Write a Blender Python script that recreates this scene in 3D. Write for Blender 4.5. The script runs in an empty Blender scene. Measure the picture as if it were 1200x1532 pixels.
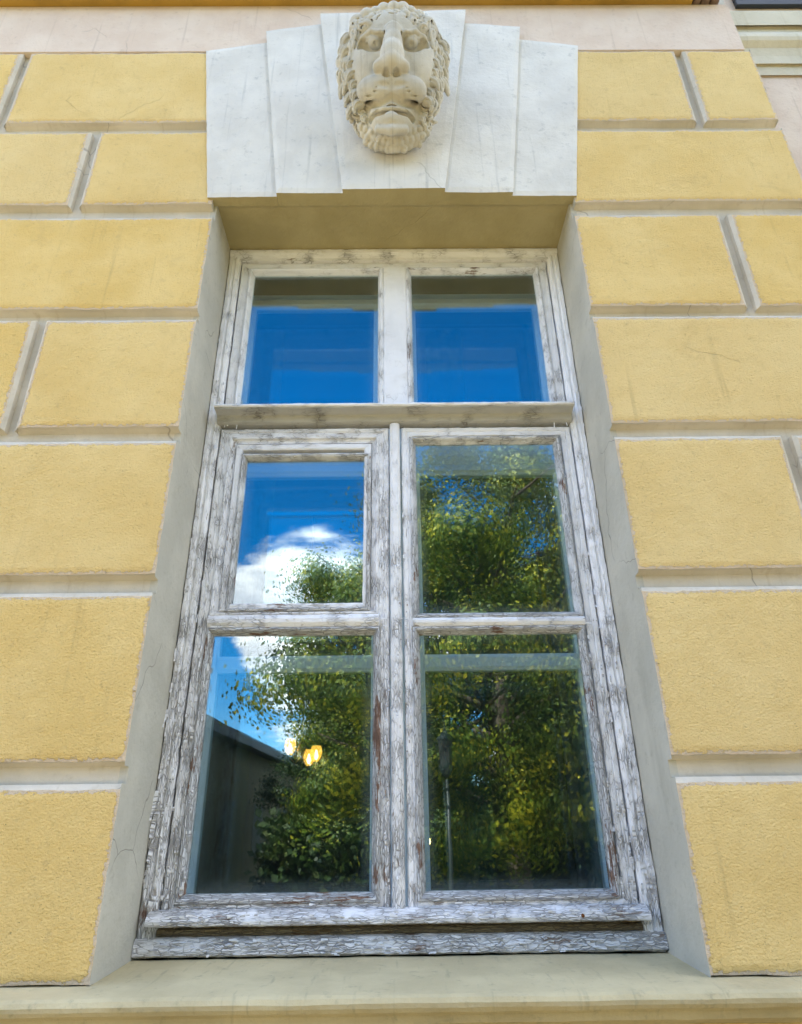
import bpy, math, random
import numpy as np
from mathutils import Vector, Matrix, noise

rng = np.random.default_rng(7)
random.seed(7)
sc = bpy.context.scene
COL = sc.collection
R = math.radians

# ------------------------------------------------------------------ camera
F_PX, PITCH, ROLL, YAW = 1000.0, R(26.11471), R(-0.74227), R(0.49697)
CAM = Vector((-0.00245, -1.68337, 1.55))
cp, sp_, cy, sy, cr, sr = math.cos(PITCH), math.sin(PITCH), math.cos(YAW), math.sin(YAW), math.cos(ROLL), math.sin(ROLL)
fw = Vector((sy*cp, cy*cp, sp_)); rt0 = Vector((cy, -sy, 0)); up0 = rt0.cross(fw)
rt = cr*rt0 + sr*up0; up = -sr*rt0 + cr*up0
cam_d = bpy.data.cameras.new('camera'); cam = bpy.data.objects.new('camera', cam_d); COL.objects.link(cam)
cam.matrix_world = Matrix(((rt.x, up.x, -fw.x, CAM.x), (rt.y, up.y, -fw.y, CAM.y), (rt.z, up.z, -fw.z, CAM.z), (0, 0, 0, 1)))
cam_d.sensor_fit = 'HORIZONTAL'; cam_d.sensor_width = 36; cam_d.lens = 36*F_PX/1200
cam_d.clip_start = 0.05; cam_d.clip_end = 1000
sc.camera = cam

def at(px, py, y=0.0):
    """point of the plane y = const that the photograph shows at a pixel"""
    d = (px-600)/F_PX*rt + (766-py)/F_PX*up + fw
    k = (y-CAM.y)/d.y
    p = CAM + k*d
    return p.x, p.z

# ------------------------------------------------------------------ light
SUN_EL, SUN_AZ = R(54), R(-48)       # azimuth from +Y, the sun stands behind the building
sd = Vector((math.sin(SUN_AZ)*math.cos(SUN_EL), math.cos(SUN_AZ)*math.cos(SUN_EL), math.sin(SUN_EL)))
sun_d = bpy.data.lights.new('sun', 'SUN'); sun_d.energy = 4.0; sun_d.angle = R(0.5); sun_d.color = (1, .95, .86)
sun = bpy.data.objects.new('sun', sun_d); COL.objects.link(sun)
sun.rotation_euler = (-sd).to_track_quat('-Z', 'Y').to_euler()
sc.view_settings.view_transform = 'Standard'
sc.view_settings.look = 'None'; sc.view_settings.gamma = 1; sc.view_settings.use_curve_mapping = False
sc.view_settings.exposure = 2.38
sc.render.engine = 'CYCLES'
sc.cycles.max_bounces = 9; sc.cycles.diffuse_bounces = 4; sc.cycles.glossy_bounces = 5
sc.cycles.transparent_max_bounces = 24

# ------------------------------------------------------------------ node helper
class NT:
    def __init__(s, tree): s.t = tree; s.n = tree.nodes; s.l = tree.links; s.n.clear()
    def add(s, typ, ins=None, **props):
        nd = s.n.new(typ)
        for k, v in props.items(): setattr(nd, k, v)
        for k, v in (ins or {}).items():
            i = nd.inputs[k]
            if isinstance(v, bpy.types.NodeSocket): s.l.new(v, i)
            else:
                if getattr(i, 'type', '') == 'RGBA' and len(v) == 3: v = (*v, 1)
                i.default_value = v
        return nd
    def math(s, op, a, b=0.0, c=0.0, clamp=False):
        nd = s.add('ShaderNodeMath', {0: a, 1: b, 2: c}, operation=op, use_clamp=clamp); return nd.outputs[0]
    def vmath(s, op, a, b=(0, 0, 0)):
        nd = s.add('ShaderNodeVectorMath', {0: a, 1: b}, operation=op); return nd.outputs[1] if op in ('DOT_PRODUCT', 'LENGTH') else nd.outputs[0]
    def noise(s, vec, scale, detail=4, rough=.55, dist=0.0):
        return s.add('ShaderNodeTexNoise', {'Vector': vec, 'Scale': scale, 'Detail': detail, 'Roughness': rough, 'Distortion': dist}).outputs[0]
    def noisec(s, vec, scale, detail=2):
        return s.add('ShaderNodeTexNoise', {'Vector': vec, 'Scale': scale, 'Detail': detail}).outputs[1]
    def voro(s, vec, scale, feature='F1', rnd=1.0):
        return s.add('ShaderNodeTexVoronoi', {'Vector': vec, 'Scale': scale, 'Randomness': rnd}, feature=feature).outputs['Distance']
    def step(s, v, lo, hi, a=0.0, b=1.0):
        return s.add('ShaderNodeMapRange', {0: v, 1: lo, 2: hi, 3: a, 4: b}, interpolation_type='SMOOTHSTEP').outputs[0]
    def lin(s, v, lo, hi, a=0.0, b=1.0):
        return s.add('ShaderNodeMapRange', {0: v, 1: lo, 2: hi, 3: a, 4: b}).outputs[0]
    def mix(s, f, a, b, mode='MIX'):
        nd = s.add('ShaderNodeMix', data_type='RGBA', blend_type=mode)
        for i, v in ((0, f), (6, a), (7, b)):
            if isinstance(v, bpy.types.NodeSocket): s.l.new(v, nd.inputs[i])
            else: nd.inputs[i].default_value = (*v, 1) if isinstance(v, tuple) and len(v) == 3 else v
        return nd.outputs[2]
    def scale(s, vec, xyz): return s.vmath('MULTIPLY', vec, xyz)

def mat(name):
    m = bpy.data.materials.new(name); m.use_nodes = True
    return m, NT(m.node_tree)
def finish(t, color, rough=.8, height=None, dist=.002, strength=1.0, spec=.3, **extra):
    ins = {'Base Color': color, 'Roughness': rough, 'Specular IOR Level': spec}
    ins.update(extra)
    if height is not None:
        ins['Normal'] = t.add('ShaderNodeBump', {'Height': height, 'Distance': dist, 'Strength': strength}).outputs[0]
    b = t.add('ShaderNodeBsdfPrincipled', ins)
    t.add('ShaderNodeOutputMaterial', {'Surface': b.outputs[0]})

# ------------------------------------------------------------------ sky
world = bpy.data.worlds.new('World'); sc.world = world; world.use_nodes = True
t = NT(world.node_tree)
sky = t.add('ShaderNodeTexSky', sky_type='NISHITA', sun_disc=False, sun_elevation=SUN_EL, sun_rotation=SUN_AZ, altitude=200, air_density=1.0, dust_density=.6, ozone_density=2.5)
hsv = t.add('ShaderNodeHueSaturation', {'Saturation': 1.6, 'Value': 1.0, 'Color': sky.outputs[0]})
gen = t.add('ShaderNodeTexCoord').outputs['Generated']
d = t.vmath('NORMALIZE', gen)
sep = t.add('ShaderNodeSeparateXYZ', {0: d})
zc = t.math('MAXIMUM', sep.outputs[2], .06)
pr = t.add('ShaderNodeCombineXYZ', {0: t.math('DIVIDE', sep.outputs[0], t.math('ADD', zc, .25)), 1: t.math('DIVIDE', sep.outputs[1], t.math('ADD', zc, .25)), 2: 0.0}).outputs[0]
cn = t.noise(pr, 2.1, 11, .64, .35)
def toward(px, py, sharp):           # closeness of a direction to the one mirrored in the glass at that pixel
    v = (px-600)/F_PX*rt + (766-py)/F_PX*up + fw; v.y = -v.y; v.normalize()
    dp = t.vmath('DOT_PRODUCT', d, tuple(v))
    return t.step(dp, 1-sharp, 1.0)
bias = t.math('MULTIPLY', toward(465, 820, .010), .20); bias = t.math('ADD', bias, t.math('MULTIPLY', toward(405, 900, .005), .16)); bias = t.math('ADD', bias, t.math('MULTIPLY', toward(420, 985, .004), .17))                     # the cumulus that the glass mirrors
bias = t.math('SUBTRACT', bias, t.math('MULTIPLY', toward(520, 520, .10), .34))   # clear blue above it
bias = t.math('SUBTRACT', bias, t.math('MULTIPLY', toward(310, 1040, .012), .14))
cm = t.step(t.math('ADD', cn, bias), .44, .575)
cshade = t.noise(pr, 4.5, 6, .6)
ccol = t.mix(t.step(cshade, .36, .66), (5.4, 5.7, 6.3), (11.2, 11.0, 10.5))
skycol = t.mix(t.math('MULTIPLY', cm, t.step(sep.outputs[2], 0.0, .05)), hsv.outputs[0], ccol)
bg = t.add('ShaderNodeBackground', {'Color': skycol, 'Strength': .10})
t.add('ShaderNodeOutputWorld', {'Surface': bg.outputs[0]})

# ------------------------------------------------------------------ materials
POS = lambda t: t.add('ShaderNodeNewGeometry').outputs['Position']

def hairline(t, p, scale, width, cover, warp=.25):
    w = t.mix(warp, p, t.vmath('ADD', p, t.scale(t.noisec(p, 5, 3), (.5, .5, .5))))
    e = t.voro(w, scale, 'DISTANCE_TO_EDGE')
    line = t.step(e, 0, width, 1, 0)
    return t.math('MULTIPLY', line, t.step(t.noise(p, 2.3, 2), cover, cover+.05))

def m_stucco():
    m, t = mat('yellow_stucco'); p = POS(t)
    att = t.add('ShaderNodeAttribute', attribute_name='edge').outputs['Fac']
    rnd = t.add('ShaderNodeObjectInfo').outputs['Random']
    base = t.mix(t.step(t.noise(p, 3.2, 5), .35, .68), (.82, .575, .20), (.90, .67, .28))
    base = t.mix(t.lin(rnd, 0, 1, 0, .45), base, (.84, .67, .37))
    base = t.mix(t.math('MULTIPLY', t.step(t.noise(p, 4.7, 6, .7, .5), .55, .72), .38), base, (.66, .47, .20))
    base = t.mix(t.math('MULTIPLY', t.step(t.noise(p, 26, 5, .65), .56, .78), .45), base, (.56, .40, .19))
    # dirty runs washed down from the joint above
    st = t.noise(t.scale(p, (38, 1, 1.6)), 1.0, 3)
    stm = t.math('MULTIPLY', t.step(st, .57, .74), t.step(t.noise(p, 1.9, 2), .50, .66, .06, .36))
    base = t.mix(stm, base, (.43, .30, .13))
    # small grit holes
    g = t.noise(t.scale(p, (1, 1, 1.7)), 210, 3, .6)
    pit = t.step(g, .64, .72)
    base = t.mix(t.math('MULTIPLY', pit, .62), base, (.26, .17, .07))
    base = t.mix(t.math('MULTIPLY', t.step(t.noise(p, 60, 4, .7), .54, .76), .22), base, (.52, .36, .15))
    spots = t.step(t.voro(p, 46), .03, .085, 1, 0)
    spots = t.math('MULTIPLY', spots, t.step(t.noise(p, 9, 2), .53, .6))
    base = t.mix(t.math('MULTIPLY', spots, .6), base, (.22, .16, .10))
    # chipped arrises show the pale render below
    ew = t.math('ADD', t.step(att, 0, .018, .42, 0), t.noise(p, 75, 5, .65))
    chip = t.step(ew, .76, .82)
    base = t.mix(t.math('MULTIPLY', chip, .75), base, (.72, .60, .50))
    hl = hairline(t, p, 2.3, .004, .60)
    base = t.mix(t.math('MULTIPLY', hl, .3), base, (.4, .28, .14))
    wv = t.noise(t.scale(p, (1, 1, 1.35)), 150, 5, .62, .35)
    h = t.math('ADD', t.math('MULTIPLY', wv, .75), t.math('MULTIPLY', t.noise(p, 22, 3), .7))
    h = t.math('SUBTRACT', h, t.math('MULTIPLY', pit, .35))
    h = t.math('SUBTRACT', h, t.math('MULTIPLY', t.math('ADD', chip, spots), .25))
    h = t.math('SUBTRACT', h, t.math('MULTIPLY', hl, .3))
    finish(t, base, .93, h, .0105, 1.0, .15); return m

def m_plaster(name, c1, c2, dirt, dirt_amt=.35, bump=.004, crack=.5, cover=.5, grime=.0, grain=60, cscale=1.6, drips=False):
    m, t = mat(name); p = POS(t)
    base = t.mix(t.step(t.noise(p, 5, 6), .36, .66), c1, c2)
    base = t.mix(t.math('MULTIPLY', t.step(t.noise(p, 30, 6, .7), .55, .75), dirt_amt), base, dirt)
    st = t.noise(t.scale(p, (46, 6, 1.6)), 1.0, 4)
    base = t.mix(t.math('MULTIPLY', t.step(st, .58, .76), dirt_amt*.9), base, dirt)
    sp = t.math('MULTIPLY', t.step(t.voro(p, 38), .03, .07, 1, 0), t.step(t.noise(p, 7, 2), .54, .6))
    base = t.mix(t.math('MULTIPLY', sp, .55), base, (.2, .18, .15))
    if drips:      # soot runs down from the carved muzzle
        xyz = t.add('ShaderNodeSeparateXYZ', {0: p}).outputs
        dn = t.noise(t.scale(p, (58, 0, .9)), 1.0, 2)
        dm = t.math('MULTIPLY', t.step(dn, .60, .68), t.step(t.math('ABSOLUTE', t.math('SUBTRACT', xyz[0], .01)), .05, .10, 1, 0))
        dm = t.math('MULTIPLY', dm, t.step(xyz[2], 4.10, 4.28, 1, 0))
        dm = t.math('MULTIPLY', dm, t.step(t.noise(t.scale(p, (1, 1, .5)), 20, 3), .35, .6, .4, 1))
        base = t.mix(t.math('MULTIPLY', dm, .55), base, (.20, .18, .17))
    hl = hairline(t, p, cscale, .006, cover, .35)
    base = t.mix(t.math('MULTIPLY', hl, crack), base, (.16, .14, .12))
    h = t.math('ADD', t.noise(p, grain, 5, .6), t.math('MULTIPLY', t.noise(p, 9, 3), 1.2))
    h = t.math('SUBTRACT', h, t.math('MULTIPLY', hl, .4))
    finish(t, base, .85, h, bump, .8, .2); return m

def m_paint(name, paint=(.88, .885, .915), worn=1.0, wood=(.30, .255, .23), lo=1.3, hi=3.7, bias=0.0):
    """old oil paint on timber: cracked along the grain, flaked to grey wood, worse low down where rain reaches"""
    m, t = mat(name); p = POS(t)
    uv = t.add('ShaderNodeUVMap').outputs[0]
    z = t.add('ShaderNodeSeparateXYZ', {0: p}).outputs[2]
    wear = t.lin(z, lo, hi, .030*worn+bias, -.055*worn+bias)
    orn = t.add('ShaderNodeObjectInfo').outputs['Random']
    wear = t.math('ADD', wear, t.lin(orn, 0, 1, -.017, .017))
    big = t.math('MULTIPLY', t.math('SUBTRACT', t.noise(uv, 6.5, 4), .5), .75)
    warp = t.mix(.012, uv, t.noisec(uv, 30, 3), 'ADD')
    n1 = t.noise(t.scale(warp, (26, 210, 1)), 1.0, 7, .62)
    n2 = t.noise(t.scale(warp, (9, 60, 1)), 1.0, 5, .6)
    n3 = t.noise(t.scale(warp, (4.5, 24, 1)), 1.0, 4, .55)
    s = t.math('ADD', t.math('ADD', t.math('MULTIPLY', n1, .38), t.math('MULTIPLY', n2, .30)), t.math('MULTIPLY', n3, .32))
    s = t.math('ADD', t.math('ADD', s, wear), big)
    peel = t.step(s, .648, .660)
    deep = t.step(s, .690, .705)
    cv = t.voro(t.scale(warp, (34, 150, 1)), 1.0, 'DISTANCE_TO_EDGE')
    cw = t.math('ADD', wear, t.math('MULTIPLY', t.noise(uv, 14, 3), .26))
    crack = t.math('MULTIPLY', t.step(cv, .0, .085, 1, 0), t.step(cw, .09, .17))
    cv2 = t.voro(t.scale(warp, (11, 260, 1)), 1.0, 'DISTANCE_TO_EDGE')
    crack2 = t.math('MULTIPLY', t.step(cv2, .0, .13, 1, 0), t.step(cw, .105, .19))
    crk = t.math('MAXIMUM', crack, crack2)
    grain = t.noise(t.scale(uv, (14, 420, 1)), 1.0, 3)
    pc = t.mix(t.step(t.noise(t.scale(uv, (7, 40, 1)), 1.0, 6), .42, .68), paint, tuple(c*.92 for c in paint))
    pc = t.mix(t.math('MULTIPLY', t.step(t.noise(uv, 17, 5), .56, .74), .28), pc, (.50, .47, .40))
    wc = t.mix(grain, tuple(c*.75 for c in wood), tuple(min(1, c*1.75) for c in wood))
    wc = t.mix(deep, wc, (.17, .085, .05))
    base = t.mix(t.math('MULTIPLY', crk, .66), pc, (.09, .07, .06))
    base = t.mix(t.math('MULTIPLY', peel, .92), base, wc)
    h = t.math('SUBTRACT', 1.0, t.math('MULTIPLY', peel, .75))
    h = t.math('SUBTRACT', h, t.math('MULTIPLY', crk, .75))
    h = t.math('ADD', h, t.math('MULTIPLY', grain, .22))
    h = t.math('ADD', h, t.math('MULTIPLY', n2, .9))
    rough = t.lin(peel, 0, 1, .55, .9)
    finish(t, base, rough, h, .0030, 1.0, .3); return m

def m_flat(name, col, rough=.6, var=.15, scale=8, bump=0.0, metal=0.0, spec=.4):
    m, t = mat(name); p = POS(t)
    n = t.noise(p, scale, 6, .6)
    base = t.mix(t.step(n, .35, .7), col, tuple(c*(1-var) for c in col))
    finish(t, base, rough, n if bump else None, bump or .001, .8, spec, Metallic=metal); return m

def m_glass(name, r0, tint, film=.03, wave=.00035, tintmix=1.0):
    m, t = mat(name); p = POS(t)
    geo = t.add('ShaderNodeNewGeometry')
    c = t.math('ABSOLUTE', t.vmath('DOT_PRODUCT', geo.outputs['Normal'], geo.outputs['Incoming']))
    f = t.math('POWER', t.math('SUBTRACT', 1.0, c, clamp=True), 5.0)
    f = t.math('ADD', t.math('MULTIPLY', f, 1-r0), r0, clamp=True)
    bmp = t.add('ShaderNodeBump', {'Height': t.noise(p, 5, 1), 'Distance': wave, 'Strength': 1.0}).outputs[0]
    tr = t.add('ShaderNodeBsdfTransparent', {'Color': tint})
    gl = t.add('ShaderNodeBsdfGlossy', {'Color': (.93, .98, 1.0), 'Roughness': 0.0, 'Normal': bmp})
    mx = t.add('ShaderNodeMixShader', {0: f, 1: tr.outputs[0], 2: gl.outputs[0]})
    # dust film, thicker along the putty
    att = t.add('ShaderNodeAttribute', attribute_name='edge').outputs['Fac']
    dust = t.math('MULTIPLY', t.noise(t.scale(p, (9, 9, 3)), 1.0, 6, .65), film)
    dust = t.math('ADD', dust, t.step(t.math('ADD', att, t.math('MULTIPLY', t.noise(p, 40, 3), .02)), .008, .055, .05, 0))
    specks = t.math('MULTIPLY', t.step(t.voro(p, 70), .02, .05, 1, 0), t.step(t.noise(p, 11, 2), .55, .62, 0, .35))
    dust = t.math('ADD', dust, specks, clamp=True)
    df = t.add('ShaderNodeBsdfDiffuse', {'Color': (.55, .62, .62)})
    m2 = t.add('ShaderNodeMixShader', {0: dust, 1: mx.outputs[0], 2: df.outputs[0]})
    t.add('ShaderNodeOutputMaterial', {'Surface': m2.outputs[0]}); return m

def m_emit(name, col, strength):
    m, t = mat(name); e = t.add('ShaderNodeEmission', {'Color': col, 'Strength': strength})
    t.add('ShaderNodeOutputMaterial', {'Surface': e.outputs[0]}); return m

def m_leaf(name, dark, mid, lite):
    m, t = mat(name)
    r = t.add('ShaderNodeNewGeometry').outputs['Random Per Island']
    p = POS(t)
    k = t.math('ADD', t.math('MULTIPLY', r, .30), t.math('MULTIPLY', t.noise(p, 1.1, 2), .9))
    k = t.math('SUBTRACT', k, .03)
    c = t.mix(t.step(k, .25, .55), dark, mid); c = t.mix(t.step(k, .55, .85), c, lite)
    b = t.add('ShaderNodeBsdfPrincipled', {'Base Color': c, 'Roughness': .55, 'Specular IOR Level': .3})
    tl = t.add('ShaderNodeBsdfTranslucent', {'Color': c})
    mx = t.add('ShaderNodeMixShader', {0: .22, 1: b.outputs[0], 2: tl.outputs[0]})
    t.add('ShaderNodeOutputMaterial', {'Surface': mx.outputs[0]}); return m

STUCCO = m_stucco()
GROOVE = m_plaster('groove_plaster', (.56, .51, .42), (.66, .605, .51), (.40, .33, .22), .4, .003)
PINK = m_plaster('pale_pink_plaster', (.68, .55, .445), (.74, .625, .52), (.48, .38, .30), .45, .004, .25, .56)
REVEAL = m_plaster('reveal_plaster', (.48, .46, .395), (.56, .535, .46), (.33, .31, .25), .5, .0030, .6, .47, cscale=2.6)
SILLM = m_plaster('sill_plaster', (.47, .405, .25), (.57, .495, .31), (.28, .26, .18), .6, .004, .35, .58)
KEY = m_plaster('white_lintel_paint', (.64, .625, .585), (.73, .715, .67), (.40, .41, .40), .6, .0030, .25, .56, cscale=2.2, drips=True)
LION = m_plaster('cream_stone_paint', (.47, .44, .365), (.60, .575, .505), (.28, .245, .19), .5, .0022, .1, .62, grain=90, drips=True)
SOFF = m_plaster('soffit_cream_bounce', (.38, .32, .16), (.44, .375, .20), (.36, .30, .14), .35, .003, .0, .6)  # warm bounce light put into the colour of the undersides
TRIM = m_plaster('cream_trim_plaster', (.60, .55, .42), (.66, .61, .48), (.42, .37, .24), .3, .003)
PAINT = m_paint('old_white_paint', bias=-.006)
PAINT_SOFT = m_paint('old_white_paint_sheltered', worn=.5, bias=.0)
PUTTY = m_paint('cracked_putty', paint=(.74, .75, .77), worn=1.0, wood=(.22, .13, .09), bias=.05)
BOARD = m_paint('rain_worn_board', paint=(.86, .84, .83), worn=.2, wood=(.26, .20, .16), bias=.012)
RAWWOOD = m_paint('bare_board', paint=(.42, .33, .20), worn=.2, wood=(.24, .16, .08), bias=.05)
INNERP = m_flat('inner_white_paint', (.80, .86, .92), .45, .08, 6)
GLASS = m_glass('old_pane_glass', .145, (.86, .935, .955), .010)
GLASS_IN = m_glass('inner_pane_glass', .12, (.84, .92, .92), .006, .0004)
BROWN = m_flat('ochre_painted_metal', (.42, .25, .04), .5, .3, 6, .002)
DARKM = m_flat('dark_bracket_metal', (.06, .045, .04), .6, .4, 30, .003)
DARKFR = m_flat('dark_window_paint', (.025, .03, .04), .5, .2, 12)

# ------------------------------------------------------------------ mesh helpers
def mesh_obj(name, V, Fc, m=None, parent=None, uvs=None, smooth=False, mats=None, fm=None, edge=None):
    me = bpy.data.meshes.new(name)
    me.from_pydata([tuple(map(float, v)) for v in V], [], [tuple(map(int, f)) for f in Fc])
    for mm in (mats or ([m] if m else [])): me.materials.append(mm)
    if fm is not None: me.polygons.foreach_set('material_index', list(fm))
    if smooth: me.polygons.foreach_set('use_smooth', [True]*len(me.polygons))
    if uvs is not None:
        ul = me.uv_layers.new(name='UVMap')
        vi = np.empty(len(me.loops), int); me.loops.foreach_get('vertex_index', vi)
        ul.data.foreach_set('uv', np.asarray(uvs, float)[vi].ravel())
    if edge is not None:
        a = me.attributes.new('edge', 'FLOAT', 'POINT'); a.data.foreach_set('value', list(map(float, edge)))
    me.update()
    o = bpy.data.objects.new(name, me); COL.objects.link(o)
    if parent: o.parent = parent; o.matrix_parent_inverse = parent.matrix_world.inverted()
    return o

class MB:
    def __init__(s): s.V = []; s.F = []; s.UV = []; s.M = []; s.E = []
    def put(s, V, Fc, UV=None, mi=0, E=None):
        b = len(s.V); s.V += list(V); s.F += [tuple(b+i for i in f) for f in Fc]
        s.UV += list(UV) if UV is not None else [(v[0], v[2]) for v in V]
        s.E += list(E) if E is not None else [1]*len(V)
        s.M += [mi]*len(Fc) if isinstance(mi, int) else list(mi)
    def box(s, a, b, mi=0, bev=0.0):
        x0, y0, z0 = a; x1, y1, z1 = b
        if bev <= 0:
            V = [(x, y, z) for z in (z0, z1) for y in (y0, y1) for x in (x0, x1)]
            Fc = [(0, 2, 3, 1), (4, 5, 7, 6), (0, 1, 5, 4), (2, 6, 7, 3), (0, 4, 6, 2), (1, 3, 7, 5)]
            s.put(V, Fc, mi=mi); return
        c = bev; V = []; Fc = []
        idx = {}
        def v(x, y, z):
            k = (round(x, 5), round(y, 5), round(z, 5))
            if k not in idx: idx[k] = len(V); V.append((x, y, z))
            return idx[k]
        X = (x0, x1); Y = (y0, y1); Z = (z0, z1); I = lambda q, lo: q+c if lo else q-c
        P = {}
        for i in (0, 1):
            for j in (0, 1):
                for k in (0, 1):
                    P[i, j, k, 'x'] = v(X[i], I(Y[j], j == 0), I(Z[k], k == 0))
                    P[i, j, k, 'y'] = v(I(X[i], i == 0), Y[j], I(Z[k], k == 0))
                    P[i, j, k, 'z'] = v(I(X[i], i == 0), I(Y[j], j == 0), Z[k])
        for i in (0, 1): Fc.append([P[i, j, k, 'x'] for j, k in ((0, 0), (0, 1), (1, 1), (1, 0))][::1 if i == 0 else -1])
        for j in (0, 1): Fc.append([P[i, j, k, 'y'] for i, k in ((0, 0), (1, 0), (1, 1), (0, 1))][::1 if j == 0 else -1])
        for k in (0, 1): Fc.append([P[i, j, k, 'z'] for i, j in ((0, 0), (0, 1), (1, 1), (1, 0))][::1 if k == 0 else -1])
        for i in (0, 1):
            for j in (0, 1): Fc.append((P[i, j, 0, 'x'], P[i, j, 1, 'x'], P[i, j, 1, 'y'], P[i, j, 0, 'y']))
        for i in (0, 1):
            for k in (0, 1): Fc.append((P[i, 0, k, 'x'], P[i, 1, k, 'x'], P[i, 1, k, 'z'], P[i, 0, k, 'z']))
        for j in (0, 1):
            for k in (0, 1): Fc.append((P[0, j, k, 'y'], P[1, j, k, 'y'], P[1, j, k, 'z'], P[0, j, k, 'z']))
        for i in (0, 1):
            for j in (0, 1):
                for k in (0, 1): Fc.append((P[i, j, k, 'x'], P[i, j, k, 'y'], P[i, j, k, 'z']))
        s.put(V, Fc, mi=mi)
    def tube(s, pts, rads, n=10, mi=0, cap=True):
        pts = [Vector(p) for p in pts]; V = []; Fc = []
        for i, p in enumerate(pts):
            dr = (pts[min(i+1, len(pts)-1)]-pts[max(i-1, 0)]).normalized()
            a = dr.orthogonal().normalized() if i == 0 else (a - a.dot(dr)*dr).normalized()
            b = dr.cross(a)
            for k in range(n):
                w = 2*math.pi*k/n; V.append(p+rads[i]*(math.cos(w)*a+math.sin(w)*b))
        for i in range(len(pts)-1):
            for k in range(n): Fc.append((i*n+k, i*n+(k+1) % n, (i+1)*n+(k+1) % n, (i+1)*n+k))
        if cap: Fc += [tuple(range(n))[::-1], tuple(range((len(pts)-1)*n, len(pts)*n))]
        s.put(V, Fc, mi=mi)
    def lathe(s, c, prof, n=16, mi=0):
        V = []; Fc = []
        for (r, z) in prof:
            for k in range(n): w = 2*math.pi*k/n; V.append((c[0]+r*math.cos(w), c[1]+r*math.sin(w), c[2]+z))
        for i in range(len(prof)-1):
            for k in range(n): Fc.append((i*n+k, i*n+(k+1) % n, (i+1)*n+(k+1) % n, (i+1)*n+k))
        Fc += [tuple(range(n))[::-1], tuple(range((len(prof)-1)*n, len(prof)*n))]
        s.put(V, Fc, mi=mi)
    def build(s, name, m=None, parent=None, smooth=False, mats=None):
        o = mesh_obj(name, s.V, s.F, m, parent, s.UV, smooth, mats, s.M if mats else None, s.E)
        return o

def prop(o, label=None, cat=None, group=None, kind=None):
    if cat and not kind: kind = 'thing'
    for k, v in (('label', label), ('category', cat), ('group', group), ('kind', kind)):
        if v: o[k] = v
    return o
def thing(name, loc, label, cat, group=None):
    o = bpy.data.objects.new(name, None); COL.objects.link(o); o.location = loc; o.empty_display_size = .1
    o.matrix_world = Matrix.Translation(loc)
    return prop(o, label, cat, group)

# =================================================================== GROUND
lawn = MB(); lawn.box((-300, -400, -.3), (300, -6.0, -.02))
o = lawn.build('lawn', None); prop(o, kind='structure')
mg, t = mat('grass_ground'); p = POS(t)
finish(t, t.mix(t.step(t.noise(p, 3, 8, .7), .4, .65), (.025, .045, .012), (.05, .07, .02)), .95, t.noise(p, 60, 4), .03, .8, .1)
o.data.materials.append(mg)
pv = MB(); pv.box((-300, -5.9, -.3), (300, .03, 0)); o = pv.build('pavement', m_flat('pavement_stone', (.34, .265, .14), .9, .2, 4, .006)); prop(o, kind='structure')
kb = MB(); kb.box((-300, -6.0, -.3), (300, -5.9, .1), bev=.01); o = kb.build('kerb', m_flat('kerb_stone', (.38, .37, .35), .9, .2, 10, .004)); prop(o, kind='structure')

# =================================================================== FACADE
OPX, OPZ0, OPZ1 = .65, 1.283, 3.66     # window opening
YR = .244                              # depth of the frame behind the wall face
YB = .031                              # plane of the joints
facade = thing('building', (0, 0, 0), 'yellow rusticated building front with grey window reveal and pale pink band above', 'building')

core = MB()
XR = 1.525
core.box((-5, YB, -.3), (-OPX-.02, .62, 6.3)); core.box((OPX+.02, YB, -.3), (XR-.004, .62, 6.3))
core.box((-OPX-.02, YB, -.3), (OPX+.02, .62, 1.24)); core.box((-OPX-.02, YB, OPZ1+.02), (OPX+.02, .62, 6.3))
core.build('wall', GROOVE, facade)
rec = MB(); rec.box((XR-.003, .14, -.3), (6, .62, 6.3)); prop(rec.build('recessed_wall', PINK, facade), 'pale pink plaster wall set back beside the corner of the yellow blocks')
rv = MB(); rv.box((-OPX-.02, YB, OPZ0), (-OPX, .60, OPZ1)); rv.build('jamb', REVEAL, facade)
rv = MB(); rv.box((OPX, YB, OPZ0), (OPX+.02, .60, OPZ1)); rv.build('jamb', REVEAL, facade)
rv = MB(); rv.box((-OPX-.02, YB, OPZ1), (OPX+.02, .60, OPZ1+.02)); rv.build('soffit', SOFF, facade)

def fbm(x, y, z, o=3):
    return noise.fractal(Vector((x, y, z)), .6, 2.0, o)

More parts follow.
